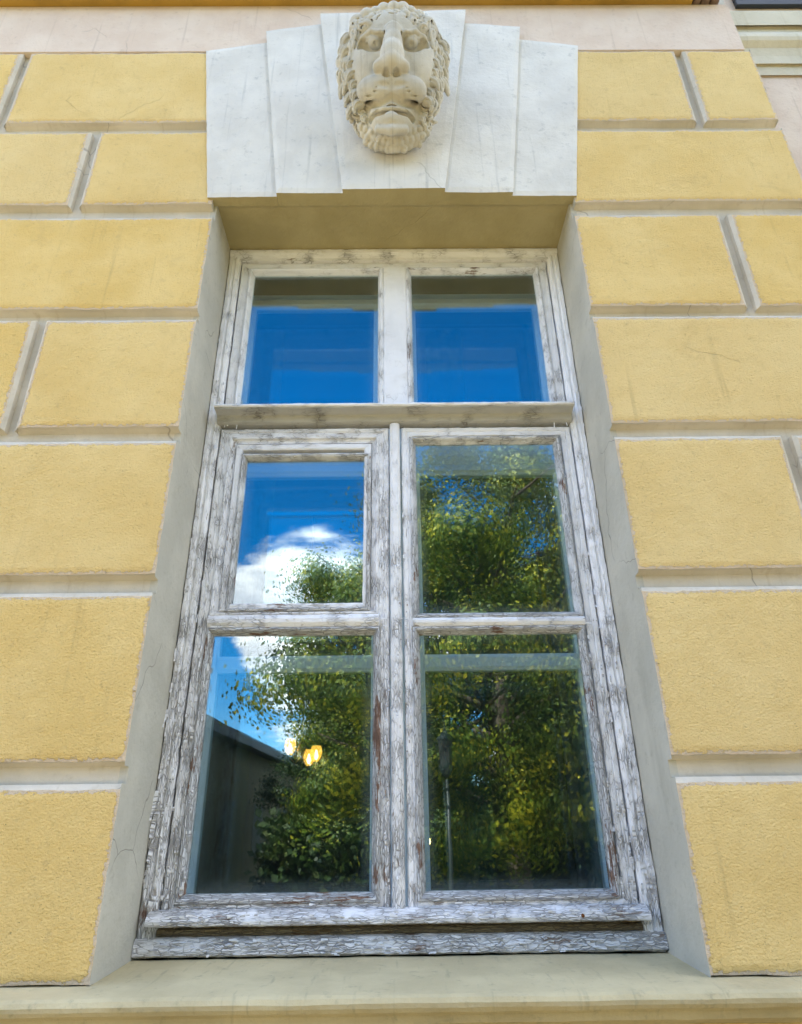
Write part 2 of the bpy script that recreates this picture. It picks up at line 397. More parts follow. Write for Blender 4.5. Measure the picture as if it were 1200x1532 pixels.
def stone_block(x0, x1, z0, z1, left_reveal=False, right_reveal=False, name='stone_block'):
    """one rusticated block: uneven rendered face, pale chamfers down into the joint"""
    ct, cb, cs = .013, .009, .010
    nx = max(4, int((x1-x0)/.018)); nz = max(4, int((z1-z0)/.018))
    mb = MB(); V = []; E = []
    xs = np.linspace(x0, x1, nx+1); zs = np.linspace(z0, z1, nz+1)
    for j, z in enumerate(zs):
        for i, x in enumerate(xs):
            de = min(x-x0, x1-x, z-z0, z1-z)
            jx = jz = 0
            if i in (0, nx): jx = .0022*fbm(x*3, z*24, 1.7)+.0012*fbm(x*9, z*90, 4)
            if j in (0, nz): jz = .0030*fbm(x*9, z*5, 7.1)+.0014*fbm(x*60, z*9, 4)
            y = .0028*fbm(x*2.6, z*2.6, 3.3)+.0010*fbm(x*20, z*20, 3.3)
            if de < .004: y += .0035+.002*fbm(x*30, z*30, 9)
            V.append((x+jx, y, z+jz)); E.append(de)
    Fc = [(j*(nx+1)+i, j*(nx+1)+i+1, (j+1)*(nx+1)+i+1, (j+1)*(nx+1)+i) for j in range(nz) for i in range(nx)]
    M = [0]*len(Fc)
    def ring(idx, fx, mi, dirn):      # chamfer then wall back
        nonlocal V, Fc, M, E
        a = len(V)
        for k in idx:
            v = V[k]; V.append(fx(v, 1)); E.append(0)
        b = len(V)
        for k in idx:
            v = V[k]; V.append(fx(v, 2)); E.append(0)
        for q in range(len(idx)-1):
            for s0, s1 in ((idx, a), (a, b)):
                g0 = (s0[q], s0[q+1]) if isinstance(s0, list) else (s0+q, s0+q+1)
                g1 = (s1+q, s1+q+1)
                f = (g0[0], g1[0], g1[1], g0[1])
                Fc.append(f if dirn else f[::-1]); M.append(mi)
    top = [nz*(nx+1)+i for i in range(nx+1)]; bot = list(range(nx+1))
    lef = [j*(nx+1) for j in range(nz+1)]; rig = [j*(nx+1)+nx for j in range(nz+1)]
    hx = lambda v, c: (v[0]-x0) < .004 and -c or ((x1-v[0]) < .004 and c or 0)
    cl = 0 if left_reveal else cs; cr_ = 0 if right_reveal else cs
    def exx(v): return -cl if v[0]-x0 < .006 else (cr_ if x1-v[0] < .006 else 0)
    ring(top, lambda v, s: (v[0]+exx(v), .014 if s == 1 else YB, z1+ct), 1, False)
    ring(bot, lambda v, s: (v[0]+exx(v), .016 if s == 1 else YB, z0-(.001 if s == 1 else cb)), 1, True)
    def ezz(v): return -cb if v[2]-z0 < .006 else (ct if z1-v[2] < .006 else 0)
    if left_reveal:
        ring(lef, lambda v, s: (x0, .004 if s == 1 else YB, v[2]+ezz(v)), 2, False)
    else: ring(lef, lambda v, s: (x0-cs, .012 if s == 1 else YB, v[2]+ezz(v)), 1, False)
    if right_reveal:
        ring(rig, lambda v, s: (x1, .004 if s == 1 else YB, v[2]+ezz(v)), 2, True)
    else: ring(rig, lambda v, s: (x1+cs, .012 if s == 1 else YB, v[2]+ezz(v)), 1, True)
    return mesh_obj(name, V, Fc, None, facade, [(v[0], v[2]) for v in V], False, [STUCCO, GROOVE, REVEAL], M, E)

rows = [(4.092, 4.548), (3.629, 4.028), (3.132, 3.556), (2.671, 3.079), (2.199, 2.612), (1.725, 2.137), (1.286, 1.663)]
GW = .026
for i, (z0, z1) in enumerate(rows):
    inner = .66 if i < 2 else OPX
    xs = [-3.6, -2.5, -1.545, -inner] if i % 2 == 0 else [-3.6, -2.1, -1.157, -inner]
    for k in range(len(xs)-1):
        a = xs[k]+GW if k else xs[k]; b = xs[k+1]-GW if k < len(xs)-2 else xs[k+1]
        stone_block(a, b, z0, z1, right_reveal=(k == len(xs)-2 and i >= 1))
    if i % 2 == 0:
        jx = (1.220, 0, 1.190, 0, 1.170, 0, 1.18)[i]
        stone_block(inner, jx-GW, z0, z1, left_reveal=i >= 1); stone_block(jx+GW, XR, z0, z1, right_reveal=True)
    else: stone_block(inner, XR, z0, z1, left_reveal=i >= 1, right_reveal=True)
pb = MB(); pb.box((-5, .004, 4.562), (XR-.02, YB-.001, 4.900)); prop(pb.build('plaster_band', PINK, facade), 'pale pink plaster band above the top row of blocks')
up2 = MB(); up2.box((-5, .001, 4.955), (1.36, YB-.001, 6.3)); up2.build('upper_wall', PINK, facade)
lowp = MB(); lowp.box((-5, .0, .45), (XR-.004, YB-.001, 1.215), bev=.008); lowp.build('lower_wall', STUCCO, facade)
pl = MB(); pl.box((-5, -.05, -.3), (XR+.03, YB-.001, .42), bev=.02); pl.build('plinth', KEY, facade)

# =================================================================== SILL LEDGE running across the front
def sweep_x(prof, x0, x1, n, name, m, parent=None, amp=.0015, fr=6, cap=True):
    """profile (y,z) list swept along x with uneven wobble"""
    xs = np.linspace(x0, x1, n+1); V = []; UV = []; k = len(prof)
    cum = [0]
    for i in range(1, k): cum.append(cum[-1]+math.dist(prof[i], prof[i-1]))
    for x in xs:
        for i, (y, z) in enumerate(prof):
            V.append((x, y+amp*fbm(x*fr, z*30, y*30), z+amp*fbm(x*fr, z*30+9, y*30))); UV.append((x, cum[i]))
    Fc = [(a*k+i, (a+1)*k+i, (a+1)*k+i+1, a*k+i+1) for a in range(n) for i in range(k-1)]
    if cap: Fc += [tuple(range(k)), tuple(range(n*k, (n+1)*k))[::-1]]
    return mesh_obj(name, V, Fc, m, parent, UV, False)
lip = [(.245, 1.200), (.245, 1.2965), (.12, 1.289), (.0, 1.2825), (-.06, 1.277), (-.074, 1.2745), (-.082, 1.270), (-.086, 1.262), (-.084, 1.254), (-.077, 1.246), (-.060, 1.242), (-.052, 1.236), (-.046, 1.222), (-.02, 1.212), (.0, 1.205), (.03, 1.20)][::-1]
lip2 = [p for p in lip if p[0] < .032]
sill_thing = sweep_x(lip, -OPX-.002, OPX+.002, 90, 'window_sill', SILLM, amp=.0014)
for a, b in ((-5, -OPX-.002), (OPX+.002, XR+.02)):
    prof = [(.031, 1.2000)] + [(y, z) for y, z in lip2 if y < .02] + [(.0, 1.2828), (.031, 1.2842)]
    prof2 = []
    for q in prof:
        if not prof2 or math.dist(q, prof2[-1]) > .0008: prof2.append(q)
    e = sweep_x(prof2, a, b, 120, 'ledge', SILLM, sill_thing, amp=.0014)
prop(sill_thing, 'grey cream plaster sill ledge with rounded lip below the window', 'window sill')

# =================================================================== BROWN FLASHING + top right details
fl = sweep_x([(.03, 4.905), (-.055, 4.897), (-.060, 4.902), (-.060, 4.935), (-.05, 4.940), (-.03, 4.952), (.03, 4.954)], -5, 1.345, 100, 'drip_board', BROWN, amp=.0012)
prop(fl, 'ochre brown painted drip board along the top of the pink band', 'drip board')
br = thing('rainwater_bracket', (1.40, -.02, 4.93), 'small dark rusty bracket at the end of the ochre drip board', 'bracket')
b_ = MB(); b_.box((1.348, -.05, 4.952), (1.475, .03, 4.966), bev=.003); b_.build('plate', DARKM, br)
for k in range(3):
    c = MB(); cx = 1.370+k*.042
    c.tube([(cx, -.062, 4.925), (cx, .028, 4.925)], [.020, .020], 14); c.build('roll', m_flat('rusty_roll', (.22, .15, .11), .7, .4, 40, .002) if k == 0 else bpy.data.materials['rusty_roll'], br)
    e = MB(); e.tube([(cx, -.066, 4.925), (cx, -.0625, 4.925)], [.012, .012], 14); e.build('cap', DARKM, br)

yq = .14
def zat(py, y): return at(1165, py, y)[1]
cor = sweep_x([(yq, zat(16, yq)), (yq-.03, zat(17, yq-.03)), (yq-.03, zat(37, yq-.03)), (yq-.012, zat(38, yq-.012)), (yq-.012, zat(48, yq-.012)), (yq-.045, zat(50, yq-.045)), (yq-.050, zat(54, yq-.05)),
               (yq-.045, zat(60, yq-.045)), (yq-.025, zat(72, yq-.025)), (yq-.02, zat(84, yq-.02)), (yq-.024, zat(95, yq-.024)), (yq-.012, zat(97, yq-.012)), (yq-.010, zat(112, yq-.01)), (yq, zat(113, yq))][::-1],
              XR-.002, 4.5, 90, 'moulded_ledge', TRIM, amp=.001)
prop(cor, 'cream moulded ledge on the recessed wall at the top corner', 'moulding')
uw = thing('upper_window', (2.3, yq, zat(16, yq)), 'blue glazed upper window with dark frame above the moulded ledge', 'window')
zz = zat(15, yq)
x0u = at(1096, 5, yq)[0]; x1u = x0u+1.15
f = MB()
f.box((x0u, yq-.022, zz+.006), (x1u, yq-.001, zz+.05), bev=.003)
for xa in (x0u, x1u-.05, (x0u+x1u)/2-.03): f.box((xa, yq-.024, zz+.051), (xa+.05, yq-.001, zz+1.6), bev=.003)
f.box((x0u, yq-.022, zz+1.601), (x1u, yq-.001, zz+1.66), bev=.003)
f.build('frame', DARKFR, uw)
for xa, xb in ((x0u+.051, (x0u+x1u)/2-.031), ((x0u+x1u)/2+.021, x1u-.051)):
    g = MB(); g.box((xa, yq-.010, zz+.052), (xb, yq-.004, zz+1.6)); g.build('pane', m_flat('upper_blue_glass', (.10, .35, .45), .08, .05, 3, 0, .6, .8), uw)

# =================================================================== LINTEL of five voussoirs
lint = thing('window_lintel', (0, 0, OPZ1), 'white stepped lintel of five wedge stones above the window', 'lintel')
def voussoir(tl, tr, bl, brr, yf, label=None, lipz=.0):
    """corner pixels on the plane yf -> wedge with bevelled arrises and slightly uneven face"""
    P = [at(*q, yf) for q in (bl, brr, tr, tl)]
    P[0] = (P[0][0], OPZ1-.010-lipz); P[1] = (P[1][0], OPZ1-.010-lipz)
    n, mz = 16, 44; V = []; E = []
    for j in range(mz+1):
        tt = j/mz
        for i in range(n+1):
            s = i/n
            x = (1-tt)*((1-s)*P[0][0]+s*P[1][0])+tt*((1-s)*P[3][0]+s*P[2][0])
            z = (1-tt)*((1-s)*P[0][1]+s*P[1][1])+tt*((1-s)*P[3][1]+s*P[2][1])
            edge = i in (0, n) or j in (0, mz)
            w = .0012*fbm(x*40, z*40, 2) if edge else 0
            V.append((x+w, yf+.0022*fbm(x*4, z*4, 5)+(.003 if edge else 0), z+w)); E.append(min(s, 1-s))
    Fc = [(j*(n+1)+i, j*(n+1)+i+1, (j+1)*(n+1)+i+1, (j+1)*(n+1)+i) for j in range(mz) for i in range(n)]
    per = [i for i in range(n+1)]+[j*(n+1)+n for j in range(1, mz+1)]+[mz*(n+1)+i for i in range(n-1, -1, -1)]+[j*(n+1) for j in range(mz-1, 0, -1)]
    b = len(V); mi_ = [0]*len(Fc)
    for k in per: V.append((V[k][0], YB+.001, V[k][2])); E.append(0)
    for q in range(len(per)):
        q2 = (q+1) % len(per); Fc.append((per[q], b+q, b+q2, per[q2])); mi_.append(1 if q < n else 0)  # lower faces take the bounce-tinted soffit colour
    o = mesh_obj('voussoir', V, Fc, None, lint, [(v[0], v[2]) for v in V], False, [KEY, SOFF], mi_)
    if label: o['label'] = label
    return o
voussoir((308, 75), (400, 62), (310, 293), (414, 291), -.010)
voussoir((398, 45), (481, 35), (413, 289), (514, 283), -.025)
voussoir((479, 19), (697, 13), (512, 281), (666, 279), -.042, 'tall projecting keystone behind the lion head')
voussoir((695, 34), (778, 39), (664, 284), (768, 287), -.025)
voussoir((776, 58), (865, 67), (765, 290), (863, 290), -.010)
# thin backing that closes the joints
for a_, b_ in ((0, 0),):
    q = MB(); P = [at(*p, .0) for p in ((330, 292), (850, 290), (845, 75), (325, 80))]
    V = [(x, y, z) for y in (-.004, YB+.0005) for x, z in P]; q.put(V, [(0, 1, 2, 3), (7, 6, 5, 4), (0, 4, 5, 1), (1, 5, 6, 2), (2, 6, 7, 3), (3, 7, 4, 0)]); q.build('joint_mortar', GROOVE, lint)

# =================================================================== LION HEAD  (distance field -> surface nets)
TILT = R(14)
LP = Vector((.004, -.055, 3.85)); LU = Vector((0, -math.sin(TILT), math.cos(TILT))); LN = Vector((0, -math.cos(TILT), -math.sin(TILT)))
def fp(u, v, n=0.0):
    """pixel of the enlarged detail -> (a, b, n) in the tilted face frame"""
    px, py, n = float(480+u/5.4545), float(v/5.4545), float(n)
    d = (px-600)/F_PX*rt + (766-py)/F_PX*up + fw
    o_ = LP+LN*n
    k = (o_-CAM).dot(LN)/d.dot(LN); p = CAM+k*d-o_
    return (p.x, p.dot(LU), n)
def build_lion():
    h = .0026
    A = np.arange(-.27, .27, h); B = np.arange(-.07, .80, h); N = np.arange(-.05, .235, h)
    S = np.full((len(A), len(B), len(N)), 1.0, np.float32)
    def region(lo, hi, mg):
        sl = []
        for ax, l, hh in ((A, lo[0], hi[0]), (B, lo[1], hi[1]), (N, lo[2], hi[2])):
            i0 = max(0, int((l-mg-ax[0])/h)); i1 = min(len(ax), int((hh+mg-ax[0])/h)+2)
            sl.append(slice(i0, max(i1, i0+1)))
        return tuple(sl)
    def comb(sl, d, k, op):
        s = S[sl]
        if op == 'add':
            if k <= 0: S[sl] = np.minimum(s, d); return
            hh = np.clip(.5+.5*(s-d)/k, 0, 1); S[sl] = s*(1-hh)+d*hh-k*hh*(1-hh)
        else:
            hh = np.clip(.5-.5*(s+d)/k, 0, 1); S[sl] = s*(1-hh)+(-d)*hh+k*hh*(1-hh)
    def ell(c, r, k=.01, op='add', rot=0.0, tip=0.0):
        R_ = max(r); sl = region([q-R_ for q in c], [q+R_ for q in c], .03+k)
        a, b, n = A[sl[0]][:, None, None]-c[0], B[sl[1]][None, :, None]-c[1], N[sl[2]][None, None, :]-c[2]
        if rot: ca, sa = math.cos(rot), math.sin(rot); a, b = ca*a+sa*b, -sa*a+ca*b
        if tip: ct, st = math.cos(tip), math.sin(tip); b, n = ct*b+st*n, -st*b+ct*n
        a, b, n = np.broadcast_arrays(a, b, n)
        k0 = np.sqrt((a/r[0])**2+(b/r[1])**2+(n/r[2])**2)+1e-9
        k1 = np.sqrt((a/r[0]**2)**2+(b/r[1]**2)**2+(n/r[2]**2)**2)+1e-9
        comb(sl, (k0*(k0-1)/k1).astype(np.float32), k, op)
    def cap(p, q, r1, r2, k=.01, op='add'):
        p = np.array(p); q = np.array(q); R_ = max(r1, r2)
        sl = region(np.minimum(p, q)-R_, np.maximum(p, q)+R_, .03+k)
        a, b, n = np.broadcast_arrays(A[sl[0]][:, None, None]-p[0], B[sl[1]][None, :, None]-p[1], N[sl[2]][None, None, :]-p[2])
        dv = q-p; L = dv@dv+1e-12
        tt = np.clip((a*dv[0]+b*dv[1]+n*dv[2])/L, 0, 1)
        dd = np.sqrt((a-tt*dv[0])**2+(b-tt*dv[1])**2+(n-tt*dv[2])**2)-(r1+(r2-r1)*tt)
        comb(sl, dd.astype(np.float32), k, op)
    def path(pts, rads, k=.008, op='add'):
        for i in range(len(pts)-1): cap(pts[i], pts[i+1], rads[i], rads[i+1], k, op)
    # --- skull mass and backing
    c = fp(590, 560, .02); ell(c, (.185, .285, .080), .01)
    c = fp(590, 1000, .03); ell(c, (.135, .120, .07), .03)
    c = fp(590, 560, .06); ell(c, (.140, .240, .085), .03)
    # forehead
    c = fp(590, 290, .085); ell(c, (.100, .085, .048), .03)
    # cheeks
    for u in (385, 810): ell(fp(u, 560, .085), (.055, .115, .050), .03)
    # brow ridges
    for s in (-1, 1):
        P = [fp(590+s*72, 330, .132), fp(590+s*105, 270, .138), fp(590+s*180, 258, .130), fp(590+s*250, 310, .112), fp(590+s*288, 420, .090)]
        path(P, [.009, .011, .010, .009, .008], .008)
    # bridge and nose
    path([fp(590, 250, .140), fp(587, 350, .150), fp(582, 440, .160), fp(580, 510, .166)], [.030, .034, .040, .040], .014)
    ell(fp(575, 535, .160), (.064, .028, .032), .010)
    for s in (-1, 1): ell(fp(575+s*106, 560, .148), (.022, .020, .022), .008)
    # muzzle
    for s in (-1, 1):
        ell(fp(578+s*132, 745, .114), (.068, .054, .044), .008)
        for q in range(3): path([fp(578+s*(90+q*18), 715+q*32, .160-q*.006), fp(578+s*(215), 705+q*40, .128)], [.003, .003], .003, 'sub')
        ell(fp(578+s*62, 712, .124), (.040, .052, .034), .010)
    ell(fp(578, 670, .120), (.050, .050, .030), .012)
    # jaw
    ell(fp(578, 960, .085), (.075, .075, .045), .020)
    # --- carve
    for s in (-1, 1):
        ell(fp(590+s*150, 350, .138), (.046, .038, .040), .006, 'sub', rot=-s*.25)
        ell(fp(590+s*225, 395, .112), (.028, .040, .026), .006, 'sub', rot=-s*.6)
    # eyeballs, lids
    for s, u in ((-1, 442), (1, 737)):
        ell(fp(u, 350, .114), (.025, .022, .022), .002)
        path([fp(u-70, 345, .112), fp(u-30, 305, .128), fp(u+30, 303, .128), fp(u+66, 345, .112)], [.004, .006, .006, .004], .003)
        ell(fp(u+3, 352, .1295), (.0085, .0085, .010), .001, 'sub')
    # nostrils, philtrum
    ell(fp(575, 650, .176), (.074, .020, .030), .006, 'sub')
    for s in (-1, 1): ell(fp(575+s*44, 598, .160), (.013, .011, .024), .003, 'sub')
    path([fp(577, 650, .158), fp(577, 800, .152)], [.008, .013], .006, 'sub')
    # mouth line and corners
    M_ = [fp(330, 745, .088), fp(400, 846, .108), fp(480, 850, .126), fp(577, 788, .138), fp(675, 850, .126), fp(755, 846, .108), fp(825, 748, .088)]
    path(M_, [.014, .014, .013, .013, .013, .014, .014], .004, 'sub')
    for u, v in ((352, 790), (805, 794)): ell(fp(u, v, .100), (.019, .012, .034), .003, 'sub')
    # open arch below the lip
    path([fp(415, 975, .088), fp(495, 928, .108), fp(577, 910, .116), fp(660, 928, .108), fp(740, 975, .088)], [.014, .020, .023, .020, .014], .004, 'sub')
    # lower lip edge
    path([fp(400, 935, .080), fp(435, 910, .098), fp(505, 890, .115), fp(577, 882, .121), fp(650, 890, .115), fp(720, 910, .098), fp(755, 935, .080)], [.007, .008, .007, .007, .007, .008, .007], .004)
    # chin ball and band
    ell(fp(575, 985, .100), (.032, .030, .030), .004)
    path([fp(470, 1060, .095), fp(577, 1065, .105), fp(690, 1060, .095)], [.014, .016, .014], .008)
    path([fp(588, 200, .135), fp(588, 300, .158)], [.005, .006], .008, 'sub')
    for s in (-1, 1): path([fp(588+s*45, 215, .132), fp(588+s*62, 290, .150)], [.004, .005], .008, 'sub')
    # cheek folds
    for s in (-1, 1):
        path([fp(590+s*128, 450, .150), fp(590+s*150, 560, .140)], [.006, .008], .020, 'sub')
    # --- mane: rings of comma shaped locks
    rg = random.Random(5)
    outline = [(590, 185), (690, 190), (790, 205), (870, 240), (930, 310), (975, 380), (985, 480), (975, 580), (960, 680), (940, 780), (915, 870), (890, 960), (865, 1050), (820, 1130), (740, 1180), (650, 1200),
               (560, 1205), (470, 1190), (390, 1150), (320, 1080), (290, 990), (270, 900), (245, 800), (225, 700), (205, 600), (195, 500), (200, 400), (235, 320), (300, 250), (385, 210), (485, 188)]
    cc = np.array((585, 620.0))
    vv0 = lambda v: v < 300 or v > 900
    def lock(u, v, n, L, r, ang, curl, k=.003):
        c0 = np.array(fp(u, v, n)); pts = []; rr = []
        for i in range(6):
            w = i/5; th = ang+curl*w*1.5
            pts.append(tuple(c0)); rr.append(r*(1-.58*w)*(.8+.45*math.sin(math.pi*min(1, w+.3))))
            c0 = c0+np.array((math.cos(th)*L/5, math.sin(th)*L/5, .004*math.cos(3*w)))
        path(pts, rr, k)
        off = rr[2]*.55                                   # carved strands
        for sg in (-1, 1):
            gp = [(q_[0]+sg*off*math.sin(ang), q_[1]-sg*off*math.cos(ang), q_[2]+r_*.86) for q_, r_ in zip(pts, rr)]
            path(gp[:5], [.0036]*5, .002, 'sub')
    for ring_i, (sc_, n, r, L, k) in enumerate(((.97, .032, .023, .060, .0015), (.90, .064, .020, .062, .0015), (.83, .088, .015, .050, .0015))):
        for i, (u, v) in enumerate(outline):
            for half in ((0, 1) if vv0(v) else (0,)):
                j = (i+1) % len(outline)
                uu = u+(outline[j][0]-u)*(half*.5+rg.uniform(-.1, .1)); vv = v+(outline[j][1]-v)*(half*.5)
                du, dv = uu-cc[0], vv-cc[1]
                if ring_i == 2 and (vv > 1050 or vv < 460): continue
                if ring_i == 1 and 230 < vv < 330: continue
                lower = vv > 900
                top_ = vv < 300
                U_ = cc[0]+du*sc_*(.985 if lower else 1); V_ = cc[1]+dv*sc_
                nn = n+(.028 if top_ else 0)-(.018 if lower else 0)
                rr = r*(1.25 if top_ else (.72 if lower else 1.0))*rg.uniform(.85, 1.15)
                ang = math.atan2(-dv, du)+rg.uniform(-.3, .3)
                if not top_: ang = -math.pi/2+(.95 if du > 0 else -.95)+rg.uniform(-.2, .2)
                lock(U_, V_, nn+rg.uniform(-.006, .008), L*(.55 if lower else (.6 if top_ else 1))*rg.uniform(.8, 1.2), rr, ang, (1 if (i+int(half*2)) % 2 else -1)*rg.uniform(.8, 1.6) if (top_ or lower) else (-1.1 if du > 0 else 1.1)*rg.uniform(.6, 1.2), k)
    # big round curls over the forehead
    for row in range(2):
        m_ = (9, 10, 9)[row]
        for q in range(m_):
            u = 590+(q-(m_-1)/2)*(72, 68, 62)[row]+rg.uniform(-8, 8); fo = abs(u-585)/300
            v = (96, 132, 148)[row]+fo*fo*(120, 120, 110)[row]; n_ = (.080, .100, .104)[row]-.022*fo
            r_ = (.029, .022, .014)[row]*rg.uniform(.85, 1.15)
            ell(fp(u, v, n_), (r_*.95, r_*1.05, r_*1.1), .002, rot=rg.uniform(-.5, .5))
            lock(u+rg.uniform(-12, 12), v+10, n_+r_*.75, r_*1.3, r_*.36, rg.uniform(0, 6), 1.4 if q % 2 else -1.4, .002)
            path([fp(u+36, v-20, n_+.012), fp(u+34, v+30, n_+.012)], [.003, .003], .003, 'sub')
    for s in (-1, 1):         # locks that frame the temples
        for q, (uu, vv) in enumerate(((268, 215), (305, 290), (322, 370), (318, 450), (262, 190))):
            lock(590+s*uu, vv, .088-.004*q, .060, .019, -math.pi/2-s*.15, s*.7, .0015)
    # beard curls
    for row, (v0, n0) in enumerate(((1105, .075), (1165, .062), (1215, .045))):
        for q in range(13):
            u = 330+q*43+(row % 2)*20; fallo = abs(u-590)/330
            if row == 2 and fallo > .75: continue
            ell(fp(u, v0-60*fallo**2*2+rg.uniform(-8, 8), n0-.02*fallo), (.014*rg.uniform(.8, 1.2), .014*rg.uniform(.8, 1.3), .016), .003, rot=rg.uniform(0, 3))
            ell(fp(u+15, v0-60*fallo**2*2+10, n0+.012-.02*fallo), (.005, .007, .006), .002, 'sub')
    # chisel unevenness
    # --- surface nets
    S2 = S.copy()
    # cut what lies inside the wall
    nn_ = N[None, None, :]*LN.y+B[None, :, None]*LU.y+LP.y         # world y
    S2 = np.maximum(S2, (nn_-(-.030)).astype(np.float32)*np.ones_like(S2))
    ins = S2 < 0
    c8 = [ins[i:ins.shape[0]-1+i, j:ins.shape[1]-1+j, k:ins.shape[2]-1+k] for i in (0, 1) for j in (0, 1) for k in (0, 1)]
    cnt = sum(x.astype(np.int8) for x in c8); act = (cnt > 0) & (cnt < 8)
    ids = np.full(act.shape, -1, np.int64); ai = np.argwhere(act); ids[act] = np.arange(len(ai))
    acc = np.zeros((len(ai), 3)); wt = np.zeros(len(ai))
    corners = [(i, j, k) for i in (0, 1) for j in (0, 1) for k in (0, 1)]
    val = {c_: S2[ai[:, 0]+c_[0], ai[:, 1]+c_[1], ai[:, 2]+c_[2]] for c_ in corners}
    for c1 in corners:
        for ax in range(3):
            if c1[ax]: continue
            c2 = tuple(c1[q]+(q == ax) for q in range(3))
            v1, v2 = val[c1], val[c2]; x = (v1 < 0) != (v2 < 0)
            tt = np.where(x, v1/np.where(x, v1-v2, 1), 0)
            pt = np.array(c1)[None]+tt[:, None]*(np.array(c2)-np.array(c1))[None]
            acc += pt*x[:, None]; wt += x
    loc = ai+acc/wt[:, None]
    quads = []
    for ax in range(3):
        s1 = [slice(None)]*3; s2 = [slice(None)]*3; s1[ax] = slice(0, -1); s2[ax] = slice(1, None)
        a_, b_ = ins[tuple(s1)], ins[tuple(s2)]
        e = np.argwhere(a_ != b_)
        o1, o2 = [q for q in range(3) if q != ax]
        ok = (e[:, o1] > 0) & (e[:, o2] > 0) & (e[:, o1] < act.shape[o1]) & (e[:, o2] < act.shape[o2]) & (e[:, ax] < act.shape[ax])
        e = e[ok]; fl_ = a_[tuple(e.T)]
        def idd(d1, d2):
            q = e.copy(); q[:, o1] -= d1; q[:, o2] -= d2; return ids[tuple(q.T)]
        Q = np.stack([idd(0, 0), idd(1, 0), idd(1, 1), idd(0, 1)], 1)
        flip = fl_ if ax != 1 else ~fl_
        Q[~flip] = Q[~flip][:, ::-1]
        quads.append(Q)
    Q = np.concatenate(quads); Q = Q[(Q >= 0).all(1)]
    a = A[0]+loc[:, 0]*h; b = B[0]+loc[:, 1]*h; n = N[0]+loc[:, 2]*h
    Wp = np.array(LP)[None]+a[:, None]*np.array((1, 0, 0))[None]+b[:, None]*np.array(LU)[None]+n[:, None]*np.array(LN)[None]
    me = bpy.data.meshes.new('lion_head'); me.vertices.add(len(Wp)); me.vertices.foreach_set('co', Wp.astype(np.float32).ravel())
    me.loops.add(Q.size); me.loops.foreach_set('vertex_index', Q.ravel().astype(np.int32))
    me.polygons.add(len(Q)); me.polygons.foreach_set('loop_start', np.arange(0, Q.size, 4, dtype=np.int32))
    me.update(calc_edges=True); me.validate(); me.polygons.foreach_set('use_smooth', [True]*len(me.polygons))
    me.materials.append(LION)
    o = bpy.data.objects.new('lion_head', me); COL.objects.link(o)
    md = o.modifiers.new('smooth', 'SMOOTH'); md.factor = .5; md.iterations = 2
    return o
lion = build_lion()
prop(lion, 'carved cream lion head relief with curly mane on the keystone', 'sculpture')

# =================================================================== WINDOW
win = thing('wooden_window', (0, YR, 1.297), 'tall old wooden window with six panes and peeling white paint', 'window')
SEG = .009
def frame_sweep(name, x0, x1, z0, z1, prof, m, parent, amp=.0011, sides='LRTB', seed=0.0):
    """mitred moulded frame; prof = [(inset, y)...] from the outside in"""
    V = []; UV = []; Fc = []
    cum = [0]
    for i in range(1, len(prof)): cum.append(cum[-1]+math.dist(prof[i], prof[i-1]))
    k = len(prof)
    for si, s in enumerate('LTRB'):
        if s not in sides: continue
        L = (z1-z0) if s in 'LR' else (x1-x0)
        n = max(2, int(L/SEG)); b = len(V)
        for a in range(n+1):
            f = a/n
            for i, (tt, y) in enumerate(prof):
                l0 = tt if (('B' in sides) if s in 'LR' else ('L' in sides)) else 0
                l1 = tt if (('T' in sides) if s in 'LR' else ('R' in sides)) else 0
                along = l0+f*(L-l0-l1)
                q = fbm(along*9+si*7+seed, cum[i]*70, seed+si); q2 = fbm(along*45+si*7, cum[i]*160, seed+si*3+5, 2)
                edge = .35 if i in (0, k-1) else 1
                yy = y+amp*edge*(q*1.1+q2*.8)
                w = tt+(amp*.9*fbm(along*30, cum[i]*90+4, si+seed) if 0 < i < k-1 else 0)
                if s == 'L': v = (x0+w, yy, z0+along)
                elif s == 'R': v = (x1-w, yy, z0+along)
                elif s == 'B': v = (x0+along, yy, z0+w)
                else: v = (x0+along, yy, z1-w)
                V.append(v); UV.append((along+si*3.1+seed, cum[i]+si*.7+seed*.3))
        for a in range(n):
            for i in range(k-1):
                q = (b+a*k+i, b+a*k+i+1, b+(a+1)*k+i+1, b+(a+1)*k+i)
                Fc.append(q if s in 'LB' else q[::-1])
    return mesh_obj(name, V, Fc, m, parent, UV, False)

def bar(name, a0, a1, b0, b1, prof, m, parent, horiz=True, amp=.001, seed=0.0):
    """straight member: runs from a0 to a1, profile across b0..b1 given as [(fraction, y)...]"""
    L = a1-a0; n = max(2, int(L/SEG)); k = len(prof); V = []; UV = []
    for a in range(n+1):
        al = a0+L*a/n
        for i, (f, y) in enumerate(prof):
            c = b0+f*(b1-b0)
            j = amp*(fbm(al*9+seed, c*70, y*50+seed)+.8*fbm(al*45, c*160, y*50+seed, 2))
            jj = amp*.8*fbm(al*24+3, seed, i*1.7)
            if horiz: V.append((al, y+j, c+jj))
            else: V.append((c+jj, y+j, al))
            UV.append((al+seed, i*.009+seed*.37))
    Fc = [(a*k+i, (a+1)*k+i, (a+1)*k+i+1, a*k+i+1) if horiz else (a*k+i, a*k+i+1, (a+1)*k+i+1, (a+1)*k+i) for a in range(n) for i in range(k-1)]
    Fc += [tuple(range(k)), tuple(range(n*k, (n+1)*k))[::-1]]
    return mesh_obj(name, V, Fc, m, parent, UV, False)

